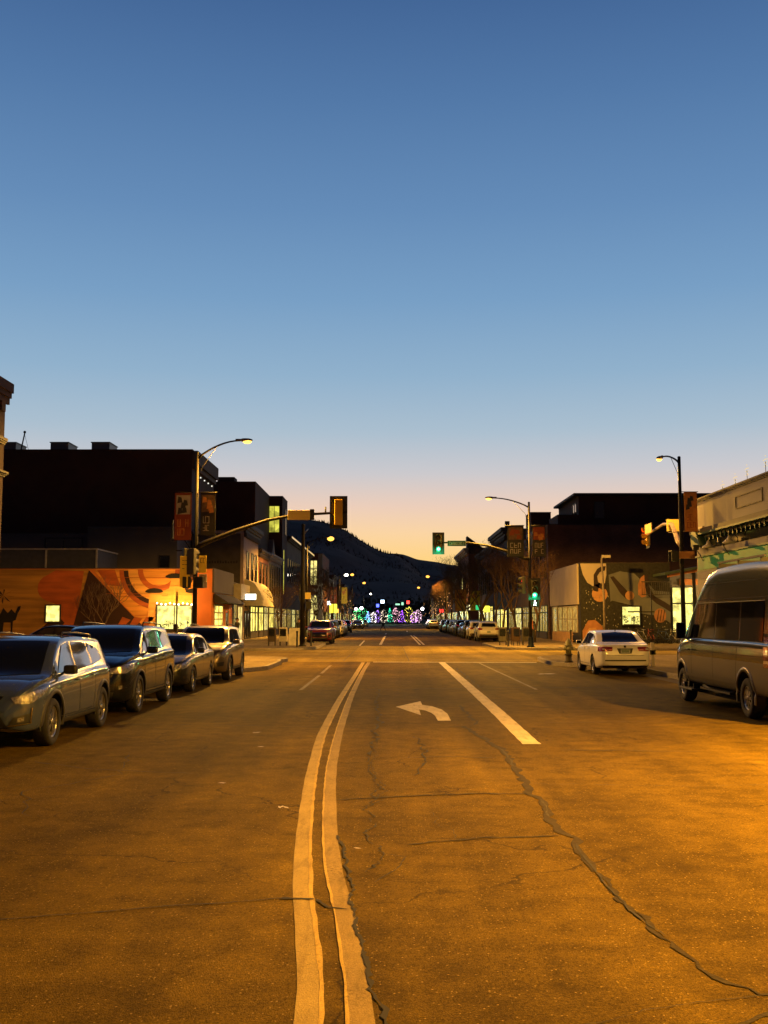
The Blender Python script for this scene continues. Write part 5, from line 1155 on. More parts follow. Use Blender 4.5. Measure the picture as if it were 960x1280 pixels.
f2 = hill('hill_right', 1900, [(-200,70),(-60,110),(0,118),(20,116),(50,106),(76,103),(112,97),(160,94),(260,86),(420,90),(700,60),(900,20)], 900, (.095,.052,.045), 9, 4)
conifers('distant_forest', 1900, 900, f2, -60, 500, 3000, 3, 6, .8)

# ================================================================ STREET LAMPS AND SIGNALS
POLE = pmat('bronze_pole', (.010,.008,.006), .6, 0, var=.15, scale=2, spec=.2)
SODC = (1.0, .475, .06)
LENS = emat('sodium_lens', (1.0, .45, .07), 4.2); LENSF = emat('far_sodium_lens', (1.0, .44, .06), 3.0); LENSW = emat('far_white_lens', (1.0,.90,.68), 16)
HOUS = pmat('signal_yellow', (.70,.40,.03), .5, var=.1); HOUSD = pmat('signal_dark_housing', (.04,.035,.02), .5); BACKP = pmat('signal_backplate', (.012,.011,.010), .6); SOFF = pmat('dark_lens', (.03,.02,.015), .2)
SGRN = emat('green_signal', (.02, 1.0, .40), 2.2); SCORE = emat('signal_glare', (.6, 1.0, .9), 9); SRED = emat('red_signal', (1, .03, .02), 7); SWHI = emat('white_signal', (.8, 1, .95), 7); SAMB = emat('amber_signal', (1,.5,.02), 6)
def lamp_light(x, y, z, power, col=SODC, size=.18, name='lamp_light', spot=True, blend=.3, size_deg=172):
    l = bpy.data.lights.new(name, 'SPOT' if spot and name == 'lamp_light' else 'POINT'); l.energy = power; l.color = col; l.shadow_soft_size = size
    if l.type == 'SPOT': l.spot_size = R(size_deg); l.spot_blend = blend
    o = bpy.data.objects.new(name, l); COL.objects.link(o); o.location = (x, y, z); return o
def cobra(root, x0, z0, x1, z1, lens, lit=True, dy=0.0, kid=None):
    """curved lamp arm from the pole (0,0,z0) to (x1,dy,z1) and the lamp head"""
    s_ = 1 if x1 > 0 else -1; P = []
    for i in range(9):
        t = i/8; P.append((x1*t, dy*t, z0+(z1-z0)*math.sin(t*math.pi/2)**.85))
    MB().tube([(0,0,z0)]+P[1:], [.05]+[.045-.014*i/8 for i in range(1, 9)], 8).build('lamp_arm', POLE, root)
    MB().tube([(0,0,z0-.85),(x1*.12,dy*.12,z0-.35),(x1*.45,dy*.45,P[4][2]-.05)], .013, 5).build('arm_brace', POLE, root)
    d = Vector((x1, dy, 0)).normalized(); a = math.atan2(d.y, d.x)
    h = MB(); h.sm = True
    h.ball((0,0,0), .14, 12, (2.1,1.0,.55)); h.box(-.42,-.1,-.05,.05,-.04,.05,.02)
    ho = h.build('lamp_head', pmat('lamp_housing', (.16,.15,.13), .5), root); ho.location = (x1+d.x*.22, dy+d.y*.22, z1+.02); ho.rotation_euler = (0,0,a)
    MB().ball((.06,0,-.06), .13, 10, (1.45,.95,.75)).build('lamp_lens', lens, ho)
    if lens in (LENSF, LENSW): ho.children[0].scale = (1.7, 1.9, 2.2)  # far lenses oversized; the extra size imitates their glow
def signal(parent, x, y, z, rz, lit=None, n=3, plate=True, r=.14, name='signal_head', hs=None):
    """3-section head, lenses face local -Y. lit: index from the top"""
    g = MB(); H_ = n*.35
    g.box(-.17,.17,-.10,.10,-H_/2,H_/2,.03); g.mi = 1
    if plate: g.box(-.36,.36,.0,.012,-H_/2-.14,H_/2+.14)
    g.mi = 0
    for k in range(n):
        zc = H_/2-.175-.35*k
        for i in range(10):   # hooded visor
            a0 = R(-40+260*i/10); a1 = R(-40+260*(i+1)/10)
            l0 = -.33+.12*max(0, -math.sin(a0)); l1 = -.33+.12*max(0, -math.sin(a1))
            p = lambda a, yy, rr: (rr*math.cos(a), yy, zc+rr*math.sin(a))
            g.face([p(a0,-.10,.155), p(a1,-.10,.155), p(a1,l1,.155), p(a0,l0,.155)]); g.face([p(a0,-.10,.15), p(a0,l0,.15), p(a1,l1,.15), p(a1,-.10,.15)])
    o = g.build(name, [hs or HOUSD, BACKP], parent); o.location = (x, y, z); o.rotation_euler = (0, 0, rz)
    for k in range(n):
        zc = H_/2-.175-.35*k; m = SOFF
        if lit == k: m = (SRED, SAMB, SGRN)[k if n == 3 else 2]
        q_ = MB().ball((0,-.105,zc), .135, 12, (1,.35,1)).build('signal_lens', m, o)
        if m is SGRN: MB().ball((0,-.15,zc), .062, 10, (1,.4,1)).build('lens_glare', SCORE, o)  # pale ball added to imitate the blown-out glare of the lit lens
    return o
def ped(parent, x, y, z, rz, mat):
    g = MB(); g.box(-.22,.22,-.11,.11,-.23,.23,.03); g.box(-.24,.24,-.22,-.11,.20,.235); g.box(-.24,-.215,-.22,-.11,-.22,.20); g.box(.215,.24,-.22,-.11,-.22,.20)
    o = g.build('pedestrian_signal', BACKP, parent); o.location = (x, y, z); o.rotation_euler = (0,0,rz)
    MB().box(-.16,.16,-.125,-.112,-.17,.17).build('signal_face', SOFF, o)
    if mat:   # walking figure
        g = MB(); yy = (-.135,-.127)
        for poly in ([(-.03,.09),(.03,.09),(.03,.15),(-.03,.15)], [(-.04,-.03),(.04,-.03),(.04,.08),(-.04,.08)], [(-.04,-.04),(-.10,-.15),(-.06,-.15),(.0,-.05)], [(.04,-.04),(.08,-.15),(.04,-.15),(-.0,-.05)], [(.04,.07),(.10,.0),(.08,-.02),(.03,.04)]): g.yprism(poly, *yy)
        g.build('walking_figure', mat, o)
    return o
SIGNG = pmat('street_sign_green', (.012,.05,.03), .5); SIGNBK = pmat('sign_back_metal', (.80,.60,.16), .55, 0, var=.12); LETW = pmat('sign_letter_white', (.5,.5,.42), .5)
def letters(parent, x0, x1, y, z0, z1, mat, seed, name='lettering', n=9, face=-1):
    """strokes of lettering that is too small to be read in the photo"""
    rnd = random.Random(seed); g = MB(); w = (x1-x0)/n
    for k in range(n):
        if k and rnd.random() < .12: continue
        a = x0+k*w+w*.12; b_ = x0+(k+1)*w-w*.12; t = w*.16; zz = z0+rnd.choice((0,0,.0,(z1-z0)*.0))
        q = sorted((y, y+face*.004)); ops = rnd.sample(['l','r','t','m','b'], 3)
        if 'l' in ops: g.box(a,a+t,q[0],q[1],z0,z1)
        if 'r' in ops: g.box(b_-t,b_,q[0],q[1],z0,z1)
        if 't' in ops: g.box(a,b_,q[0]-.001,q[1]-.001,z1-t,z1)
        if 'm' in ops: g.box(a,b_,q[0]-.002,q[1]-.002,(z0+z1)/2-t/2,(z0+z1)/2+t/2)
        if 'b' in ops: g.box(a,b_,q[0]-.003,q[1]-.003,z0,z0+t)
    return g.build(name, mat, parent)

def pole_shaft(root, h, r0=.105, r1=.065, n=12):
    g = MB(); g.tube([(0,0,0),(0,0,h*.5),(0,0,h)], [r0,(r0+r1)/2,r1], n); g.lathe([(.24,0),(.24,.06),(.17,.10),(.15,.55),(r0,.62)], (0,0,0), 'Z', 14, False); g.ball((0,0,h), r1*1.15, 8, (1,1,.7)); g.build('pole', POLE, root)

# near left signal pole (mast arm across the road, seen from behind)
nl = thing('signal_pole', 'dark signal and lamp pole beside the orange mural, its arm reaching over our left lanes', 'signal pole', (-7.85, 43, .14), 0, 'signal poles of the intersection')
pole_shaft(nl, 8.45); cobra(nl, 0, 8.2, 1.75, 8.95, LENS)
MB().tube([(0,0,4.55),(.35,0,4.75),(1.6,0,5.25),(2.9,0,5.68),(3.8,0,5.85),(4.8,0,5.93),(6.1,0,6.0)], [.10,.10,.085,.07,.06,.055,.045], 9).build('mast_arm', POLE, nl)
o = MB().box(3.72,4.66,-.09,-.06,5.68,6.08,.01).build('street_sign', SIGNBK, nl); MB().box(4.62,4.80,-.10,-.03,5.68,6.12,.01).build('sign_bracket', DKF, o)
MB().tube([(5.25,0,5.95),(5.25,0,6.22)], .035, 6).build('detector', DKF, nl)
signal(nl, 5.78, .0, 6.0, math.pi, None, hs=HOUS)
signal(nl, -.42, -.05, 4.0, math.pi*.5+.5, None, plate=False, name='signal_head'); signal(nl, -.1, -.33, 3.98, math.pi*.86, None, plate=False)
ped(nl, -.38, -.1, 3.15, math.pi*.55, None); ped(nl, .2, -.25, 3.15, math.pi*.9, None)
MB().tube([(-.75,0,5.3),(-.25,0,4.55),(0,0,4.35)], .022, 6).build('cable_stay', POLE, nl); MB().box(-1.0,-.93,-.03,.03,4.95,5.7).build('camera_bracket', DKF, nl)
MB().box(-.8,.15,-.02,.02,4.42,4.46).build('sign_crossbar', POLE, nl)
lamp_light(-7.85+1.95, 43, .14+8.72, 11500, blend=.15, size_deg=179)

# near right signal pole (arm points away along the cross street)
nr = thing('signal_pole', 'dark signal pole before the cream building, its orange-lit arm pointing away over the side street', 'signal pole', (12.35, 45, .14), 0, 'signal poles of the intersection')
pole_shaft(nr, 8.55); cobra(nr, 0, 8.3, -.12, 8.92, LENS, dy=2.5)
MB().tube([(0,0,4.75),(.04,.6,4.95),(.55,3.5,6.0),(1.2,7.5,6.35),(1.9,12,6.45),(2.3,15.3,6.45)], [.10,.10,.085,.075,.065,.06], 9).build('mast_arm', pmat('painted_mast', (.30,.2,.10), .5), nr)
signal(nr, 2.35, 15.5, 6.35, -math.pi/2, 0, hs=HOUS)
o = MB().box(1.5,1.54,11.2,12.6,6.25,6.75).build('street_sign', SIGNBK, nr); o = MB().box(.55,1.15,4.4,4.44,5.75,6.3).build('lane_sign', SIGNBK, nr)
MB().tube([(-.45,.3,5.35),(.8,.3,5.45)], .02, 5).build('cable_stay', TRL, nr)
ped(nr, -.30, -.1, 4.32, -math.pi/2, None); o = MB().box(-.2,.5,-.18,-.10,4.22,4.52,.01).build('button_sign', pmat('orange_sign_box', (.55,.22,.06), .5), nr)
lamp_light(12.2, 47.7, .14+8.7, 1500)

# far right signal pole (green for us)
fr = thing('signal_pole', 'dark pole across the intersection with green signals and lit lamp', 'signal pole', (8.45, 64.2, .14), 0, 'signal poles of the intersection')
pole_shaft(fr, 8.7); cobra(fr, 0, 8.4, -2.15, 8.98, LENS)
MB().tube([(0,0,5.25),(-.3,0,5.3),(-1.4,0,5.75),(-2.6,0,6.1),(-3.6,0,6.25),(-4.7,0,6.28),(-5.45,0,6.25)], [.10,.10,.085,.07,.06,.055,.045], 9).build('mast_arm', POLE, fr)
signal(fr, -5.5, -.02, 6.22, 0, 2)
o = MB().box(-4.95,-3.85,-.10,-.07,6.05,6.38,.01).build('street_sign', SIGNG, fr); letters(o, -4.85, -3.95, -.103, 6.13, 6.30, LETW, 4)
signal(fr, .22, -.25, 3.45, 0, 2); ped(fr, .22, -.3, 2.62, 0, SWHI); signal(fr, -.38, -.05, 3.7, -math.pi/2-.2, 0, plate=False)
lamp_light(8.45-2.3, 64.2, .14+8.72, 12500, blend=.15, size_deg=179)
lamp_light(8.45+.22, 63.55, 3.15, 70, (.0,1,.38), .08, 'green_signal_light')
lamp_light(8.45-5.5, 63.6, 5.75, 70, (.0,1,.38), .08, 'green_signal_light')

# far left pole
fl = thing('signal_pole', 'dark bare pole across the intersection on the left, behind the yellow street sign', 'signal pole', (-5.38, 66, .14), 0, 'signal poles of the intersection')
pole_shaft(fl, 7.5, .17, .11); MB().tube([(0,0,6.9),(.1,1.0,7.2),(.1,2.6,7.45)], .05, 6).build('mast_arm', POLE, fl)
signal(fl, -.05, .3, 3.3, math.pi, None, plate=False); ped(fl, .32, .0, 2.5, math.pi*.5, None)
MB().box(.15,.5,-.03,.0,2.9,3.3).build('street_sign', SIGNBK, fl)

# street lamps
def street_lamp(label, x, y, xl, zl, lens, power, near=False, col=SODC):
    t = thing('street_lamp', label, 'street lamp', (x, y, .14), 0, 'street lamps'); pole_shaft(t, zl-.55); cobra(t, 0, zl-.7, xl-x, zl-.14, lens)
    if power: lamp_light(xl+(.2 if xl > x else -.2), y, zl-.36, power, col)
    return t
street_lamp('street lamp outside the photo on the right, lighting the foreground road', 13.0, 9.5, 11.2, 9.1, LENS, 0)
lamp_light(11.0, 9.5, 8.74, 70000, blend=1.0, size_deg=145)
lamp_light(10.95, 9.5, 8.74, 9000, blend=.15, size_deg=179)
street_lamp('glowing lamp in front of the mountain, left of the hanging signal', -7.6, 98, -5.76, 9.28, LENSF, 13000)
street_lamp('paler lamp of the pair beyond the brick office, on the left', -9.3, 176, -7.5, 9.1, LENSW, 1800, col=(1,.8,.5))
street_lamp('orange lamp of the pair beyond the brick office, on the left', -8.8, 187, -6.9, 9.6, LENSF, 4500)
street_lamp('small lamp third in line down the left side', -7.6, 216, -5.5, 9.1, LENSF, 1200)
street_lamp('tiny lamp last in line above the coloured lights on the left', -7.6, 313, -5.9, 9.1, LENSW, 900, col=(1,.8,.5))
street_lamp('lamp over the right row of trees, brighter of the two far ones', 9.6, 183, 6.87, 9.1, LENSF, 7000)
street_lamp('small lamp further down the right side, dimmer of the two', 9.6, 249, 7.1, 9.1, LENSF, 1300)
for k, (x, y, z, r, m, lab) in enumerate([(-10.4,330,4.6,.8,'p','pinkish glowing globe lamp left of the decorated trees'),(-7.9,300,4.55,.8,'w','white glowing globe lamp beside the pinkish one'),(8.9,290,4.3,.75,'w','white glowing globe lamp right of the decorated trees')]):
    t = thing('globe_lamp', lab, 'street lamp', (x, y, .14), 0, 'globe lamps')
    MB().tube([(0,0,0),(0,0,z-.3)], .07, 6).build('pole', POLE, t); MB().ball((0,0,z), r*.6, 10).build('globe', emat('globe_'+m, (1,.75,.8) if m == 'p' else (1,.95,.9), 7), t)
for lab, x, y, z, w, h, m in [('small red signal above the decorated trees',5.7,330,6.8,.45,.45,SRED),('blue lit sign floating above the decorated trees',-3.8,340,5.9,.45,.5,emat('blue_sign',(.08,.12,1),4)),
        ('bluish white lit sign above the decorated trees',-2.2,330,7.0,.55,.5,emat('bluewhite_sign',(.5,.75,1),7)),('pale green lit street sign, wider of the two',2.55,340,6.3,.7,.25,emat('greenish_sign',(.35,.8,.5),1.6)),('pale green square lit sign beside the wide one',4.1,340,6.5,.35,.45,emat('greenish_sign',(.35,.8,.5),1.6))]:
    t = thing('hanging_sign', lab, 'sign', (x, y, 0)); MB().box(-w,w,-.1,.1,z-h,z+h,.1).build('lit_face', m, t)
    MB().tube([(w+.1,.0,.0),(w+.1,0,z+h)], .07, 5).build('post', POLE, t)
t = thing('hanging_sign', 'yellow lit hanging sign below the street banner on the far left side', 'sign', (-11.6, 205, 0)); MB().box(.1,1.5,-.05,.05,2.9,4.6,.05).build('lit_face', emat('yellow_sign', (1,.85,.05), 2.2), t); MB().box(.0,.1,-.05,.05,3.0,4.7).build('bracket', DKF, t)

# banners on poles
def banner(label, x, y, z, w, h, mats, seed, cat='banner', ang=0, grp='street banners'):
    t = thing('banner', label, cat, (x, y, z), ang, grp)
    MB().box(0,w,-.008,.008,-h,0).build('cloth', mats[0], t)
    g = MB(); g.box(w*.08,w*.92,-.014,-.010,-h*.46,-h*.06); g.build('picture_panel', mats[1], t)
    g = MB(); rnd = random.Random(seed)
    for k in range(5): a = rnd.uniform(.1,.6)*w; zz = -h*rnd.uniform(.1,.38); g.yprism([(a,zz-.12*h),(a+.3*w,zz-.10*h),(a+.25*w,zz),(a+.05*w,zz+.02*h)], -.0165-.001*k, -.0155-.001*k)
    g.build('picture_shape', mats[2], t)
    letters(t, w*.15, w*.85, -.011, -h*.72, -h*.56, mats[3], seed, n=3); letters(t, w*.15, w*.85, -.011, -h*.90, -h*.76, mats[3], seed+1, n=3)
    MB().tube([(-.1,0,.0),(w+.05,0,.0)], .018, 5).build('rod', POLE, t); MB().tube([(-.1,0,-h),(w+.05,0,-h)], .012, 5).build('lower_rod', POLE, t)
BRED = pmat('banner_red', (.26,.05,.018), .8, var=.2); BDK = pmat('banner_dark', (.035,.032,.028), .8); BPIC = pmat('banner_picture', (.16,.085,.04), .8, var=.5, scale=5); BLT = pmat('banner_pale', (.40,.34,.26), .8, var=.2)
BOR = pmat('banner_orange', (.50,.19,.04), .8, var=.3, scale=4); BYL = pmat('banner_yellow', (.60,.42,.03), .7, var=.1)
banner('rust red banner on the left of the near left signal pole', -8.72, 42.95, 6.95, .68, 1.95, [BRED, BLT, BDK, BOR], 1)
banner('dark banner with picture on the right of the near left signal pole', -7.68, 42.95, 6.95, .62, 1.75, [BDK, BPIC, BOR, BLT], 2)
banner('orange-lit banner on the near right signal pole before the cream building', 12.5, 44.95, 7.2, .55, 1.7, [BOR, BOR, BDK, BRED], 3)
banner('dark banner left of the far right signal pole', 7.1, 64.1, 7.45, 1.0, 1.9, [BDK, BPIC, BRED, BLT], 4)
banner('reddish banner right of the far right signal pole', 8.62, 64.1, 7.45, .8, 1.9, [BDK, BRED, BOR, BLT], 5)
banner('orange banner hanging over the far right row of cars', 9.2, 150, 5.9, 1.6, 3.0, [BOR, BOR, BRED, BYL], 6); banner('yellow banner beside the orange one over the far right cars', 11.3, 150, 5.7, 1.4, 2.8, [BYL, BYL, BOR, BDK], 7)
banner('reddish banner on the left beyond the brick office', -10.3, 184, 7.2, 1.2, 2.8, [BRED, BPIC, BOR, BLT], 8); banner('yellow banner on the left beyond the brick office', -8.3, 184, 7.2, 1.0, 2.8, [BYL, BYL, BOR, BDK], 9)
def small_sign(name, label, x, y, z, w, h, m, lm, seed, rows=2, n=2):
    t = thing(name, label, 'sign', (x, y, z), 0, 'signs on the near left signal pole'); MB().box(0,w,-.01,.01,-h,0,.004).build('sign_plate', m, t)
    for k in range(rows): letters(t, w*.18, w*.82, -.012, -h*(.42+.40*k), -h*(.14+.40*k), lm, seed+k, n=n)
LETB = pmat('sign_letter_black', (.01,.01,.01), .6)
YPL = pmat('yellow_plate', (.85,.62,.05), .5, var=.08); WPL = pmat('white_plate', (.5,.42,.33), .5); 
small_sign('parking_sign', 'tall yellow sign with black figures left of the near left pole', -8.42, 42.7, 4.35, .40, 1.25, YPL, LETB, 21, 1, 2)
small_sign('parking_sign', 'narrow yellow sign with black figures right of the near left pole', -7.66, 42.7, 4.35, .30, .68, YPL, LETB, 23, 1, 2)
small_sign('notice_sign', 'small white and red notice under the narrow yellow sign', -7.66, 42.72, 3.62, .32, .32, WPL, pmat('sign_letter_red', (.4,.03,.02), .5), 26, 1, 4)
def post_sign(label, x, y, h, w, hh, m, grp='sign posts'):
    t = thing('sign_post', label, 'sign', (x, y, .14), 0, grp); MB().box(-.025,.025,-.02,.02,0,h).build('post', pmat('galvanised_post', (.16,.14,.11), .5, .5), t)
    MB().box(-w/2,w/2,-.035,-.022,h-hh,h,.005).build('sign_plate', m, t); letters(t, -w*.35, w*.35, -.037, h-hh*.75, h-hh*.3, LETB, int(abs(x*10)), n=3)
post_sign('thin sign post in front of the bright mural window', -8.25, 41.4, 2.75, .09, .5, SIGNBK)
t = thing('parking_meter', 'slim parking meter in front of the lit mural window', 'parking meter', (-8.25, 41.2, .14)); MB().tube([(0,0,0),(0,0,1.2)], .03, 6).build('post', POLE, t); MB().box(-.09,.09,-.06,.06,1.2,1.5,.04).build('meter_head', DKF, t)
t = thing('parking_post', 'slim white-based pole on the pavement right of the white sedan', 'sign', (9.4, 38.4, .14)); MB().box(-.06,.06,-.05,.05,0,.85,.01).build('base', pmat('white_post', (.45,.4,.33), .6), t); MB().tube([(0,0,.85),(0,0,2.75)], .022, 6).build('post', DKF, t)
MB().box(-.10,.10,-.05,-.02,.42,.58).build('collar', DKF, t); MB().box(-.85,.1,-.02,.02,1.92,1.97).build('crossbar', DKF, t)
t = thing('light_pole', 'tall pale slim pole at the corner of the painted building', 'pole', (14.55, 72.5, .14)); MB().tube([(0,0,0),(0,0,2.8),(-.12,0,5.85)], [.09,.08,.06], 8).build('pole', pmat('weathered_pole', (.20,.16,.12), .8), t); MB().box(-.1,.5,-.1,.1,5.8,6.0,.03).build('lamp_head', TRL, t)

# fire hydrant
t = thing('fire_hydrant', 'pale green fire hydrant on the kerb bulge left of the white sedan', 'hydrant', (7.0, 42.0, .14))
HY = pmat('hydrant_paint', (.26,.25,.13), .5, var=.2, scale=8); HYD = pmat('hydrant_dark', (.05,.035,.015), .6)
MB().lathe([(.17,0),(.17,.05),(.12,.06),(.12,.30)], (0,0,0), 'Z', 16).build('base', HYD, t)
MB().lathe([(.115,.30),(.115,.62),(.155,.63),(.155,.68),(.14,.70),(.12,.80),(.07,.87),(.03,.89),(.03,.94),(.001,.94)], (0,0,0), 'Z', 16).build('barrel', HY, t)
MB().lathe([(.16,.28),(.16,.33)], (0,0,0), 'Z', 16).build('flange', HYD, t)
MB().lathe([(.07,-.19),(.07,.19)], (0,0,.55), 'X', 12).build('side_outlet', HY, t); MB().lathe([(.09,-.20),(.09,-.10)], (0,0,.52), 'Y', 12).build('pumper_cap', HY, t)

# corner clutter
def newsbox(label, x, y, m, rz=0):
    t = thing('newspaper_box', label, 'newspaper box', (x, y, .14), rz, 'newspaper boxes'); MB().box(-.25,.25,-.22,.22,.25,1.15,.03).build('case', m, t); MB().box(-.19,.19,-.24,-.222,.6,1.05).build('window', DGL, t)
    g = MB(); [g.box(a,a+.04,b_,b_+.04,0,.25) for a in (-.22,.18) for b_ in (-.2,.16)]; g.build('stand', DKF, t)
newsbox('brown newspaper box under the green signal', 8.0, 68.2, pmat('brown_box', (.05,.028,.015), .5), .2); newsbox('dark newspaper box beside the brown one under the green signal', 8.7, 68.4, pmat('dark_box', (.03,.025,.02), .5))
newsbox('dull grey newspaper box left of the brown one', 7.25, 68.6, pmat('grey_box', (.05,.045,.035), .5), -.2)
newsbox('white newspaper box at the far left corner', -6.7, 67.5, pmat('white_box', (.45,.41,.34), .5)); newsbox('orange-brown newspaper box beside the white one at the far left corner', -7.4, 67.3, MATS['brown_box'])
t = thing('sandwich_board', 'white sandwich board standing at the far left corner', 'sign', (-6.1, 68.6, .14)); MB().addm([(-.35,-.3,0),(.35,-.3,0),(.35,-.02,1.1),(-.35,-.02,1.1),(-.35,.3,0),(.35,.3,0),(.35,.02,1.1),(-.35,.02,1.1)], [(0,1,2,3),(5,4,7,6),(3,2,6,7)]).build('board', pmat('white_board', (.5,.46,.38), .6), t)
t = thing('litter_bin', 'dark litter bin at the far left corner near the big pole', 'bin', (-5.9, 69.6, .14), 0, 'litter bins'); MB().lathe([(.26,0),(.30,.9),(.32,.92),(.22,1.05),(.12,1.08)], (0,0,0), 'Z', 14).build('drum', DKF, t); MB().lathe([(.325,.86),(.335,.92)], (0,0,0), 'Z', 14).build('rim', TRL, t)
for k, (x, y) in enumerate(((-5.6,64.8),(-4.9,66.9),(7.3,66.0),(12.0,71.0))):
    t = thing('bollard', ('black bollard nearest the camera at the far left corner','black bollard on the tip of the far left corner','black bollard at the far right corner by the boxes','black bollard before the painted building')[k], 'bollard', (x, y, .14), 0, 'bollards'); MB().lathe([(.08,0),(.06,.05),(.055,.85),(.075,.88),(.06,.95),(.001,.98)], (0,0,0), 'Z', 12).build('post', DKF, t)
t = thing('wall_planter', 'low dark planter box under the mural wall on the far left pavement', 'planter', (-16, 70.6, .14)); MB().box(0,3.2,0,.8,0,.8,.03).build('box', STD, t); MB().box(.1,3.1,.1,.7,.8,.86).build('soil', EARTH, t)

# bicycles
def bicycle(label, col, loc, rz):
    t = thing('bicycle', label, 'bicycle', loc, rz, 'bicycles parked by the mural')
    for y in (-.52, .52):
        g = MB(); P = [(0, y+.33*math.cos(2*math.pi*k/20), .34+.33*math.sin(2*math.pi*k/20)) for k in range(21)]; g.tube(P, .018, 5, False); w = g.build('wheel', RUB, t)
        g = MB()
        for k in range(8): g.tube([(0,y,.34),(0,y+.31*math.cos(k*.785),.34+.31*math.sin(k*.785))], .004, 3)
        g.build('spokes', RIM, w)
    g = MB()
    for a, b_ in (((0,-.52,.34),(0,-.12,.30)),((0,-.52,.34),(0,-.20,.80)),((0,-.12,.30),(0,-.22,.92)),((0,-.12,.30),(0,.36,.74)),((0,-.20,.80),(0,.34,.86)),((0,.52,.34),(0,.33,.98))): g.tube([a, b_], .017, 6)
    g.build('frame', col, t); MB().tube([(-.28,.28,1.02),(-.1,.36,1.04),(.1,.36,1.04),(.28,.28,1.02)], .014, 5).build('handlebar', DKF, t); MB().box(-.07,.07,-.36,-.10,.92,.98,.03).build('saddle', BLK, t)
    return t
bp_ = bicycle('black bicycle leftmost in the rack below the mural', BLK, (16.3, 73.0, .14), .3)
CB = [pmat('bike_red', (.3,.03,.02), .3), pmat('bike_silver', (.4,.4,.38), .3, .6), pmat('bike_blue', (.03,.06,.16), .3), pmat('bike_white', (.5,.48,.42), .4)]
for k, (dx, dy, rz, ci) in enumerate(((.8,-.2,.5,1),(1.5,.1,.2,0),(2.3,-.1,.9,2),(3.1,.1,.4,3),(3.9,0,1.1,1),(4.6,-.2,1.5,0))):
    dup(bp_, loc=(16.3+dx, 73+dy, .14), rz=rz, swap={BLK: CB[ci]}, label=('silver bicycle second from the left in the mural rack','red bicycle third from the left in the mural rack','blue bicycle in the middle of the mural rack','white bicycle fifth in the mural rack','silver bicycle leaning near the cafe windows','red bicycle lying broadside at the right end of the rack')[k])
t = thing('bike_rack', 'black metal rack rails holding the bicycles below the mural', 'bike rack', (15.9, 73.4, .14))
for k in range(6): MB().tube([(k*.95,0,0),(k*.95,0,.75),(k*.95+.25,0,.85),(k*.95+.5,0,.75),(k*.95+.5,0,0)], .025, 6).build('hoop', DKF, t)
t = thing('patio_fence', 'dark picket fence of the patio behind the bicycles', 'fence', (15.2, 74.2, .14))
g = MB()
for k in range(48): g.box(k*.105, k*.105+.03, 0, .03, 0, 1.0+.05*(k % 2))
g.build('picket', DKF, t); MB().box(0,5.05,-.03,-.002,.85,.92).build('rail', DKF, t)

# ================================================================ TREES
BARK = pmat('bark', (.085,.055,.035), .9, var=.3, scale=8); TWIG = pmat('twigs', (.13,.075,.04), .9, var=.3); DEADL = pmat('dry_leaves', (.13,.06,.018), .85, var=.5, scale=5)
def tree_mesh(seed, h, spread, depth=6, leaf=0, up=.35, th=.16):
    rnd = random.Random(seed); tr = MB(); cr = MB(); lf = MB(); tips = []
    def grow(p, d, L, r, lv):
        n = 3; pts = [p]
        for i in range(n):
            d = (d+Vector((rnd.uniform(-.18,.18), rnd.uniform(-.18,.18), rnd.uniform(-.05,.12)))).normalized(); pts.append(pts[-1]+d*L/n)
        (tr if lv < 1 else cr).tube(pts, [r, r*.9, r*.8, r*.68], 6 if lv < 2 else 3, lv < 1)
        if lv >= depth-3 and leaf:
            for k in range(leaf):
                q = pts[rnd.randint(1,3)]+Vector((rnd.gauss(0,.16),rnd.gauss(0,.16),rnd.gauss(0,.16))); s_ = rnd.uniform(.035,.075); a = Vector((rnd.uniform(-1,1),rnd.uniform(-1,1),rnd.uniform(-1,1))).normalized(); b_ = a.orthogonal().normalized()
                lf.face([q-a*s_, q+b_*s_*.6, q+a*s_, q-b_*s_*.6])
        if lv >= depth: tips.append(pts[-1]); return
        m = 3 if lv < 2 else rnd.choice((2, 2, 3))
        for k in range(m):
            az_ = 2*math.pi*(k/m)+rnd.uniform(-.6,.6); ax = Vector((math.cos(az_), math.sin(az_), 0)); nd = (d*(.75)+ax*spread*rnd.uniform(.6,1.15)+Vector((0,0,up))).normalized()
            grow(pts[-1] if k else pts[-1], nd, L*rnd.uniform(.66,.86), r*.62, lv+1)
    grow(Vector((0,0,0)), Vector((0,0,1)), h*.30, th, 0)
    return tr.mesh('trunk', BARK), cr.mesh('crown', TWIG), (lf.mesh('leaves', DEADL) if leaf else None), tips
TV = [tree_mesh(s_, 8.5, .62, 6, lf_, .32, .15) for s_, lf_ in ((1,0),(2,5),(3,6),(4,3))]
def tree(label, v, x, y, sc, rz, grp='street trees'):
    t = thing('bare_tree', label, 'tree', (x, y, .14), rz, grp); t.scale = (sc, sc, sc); link('trunk', TV[v][0], t); link('crown', TV[v][1], t)
    if TV[v][2]: link('leaves', TV[v][2], t)
    return t
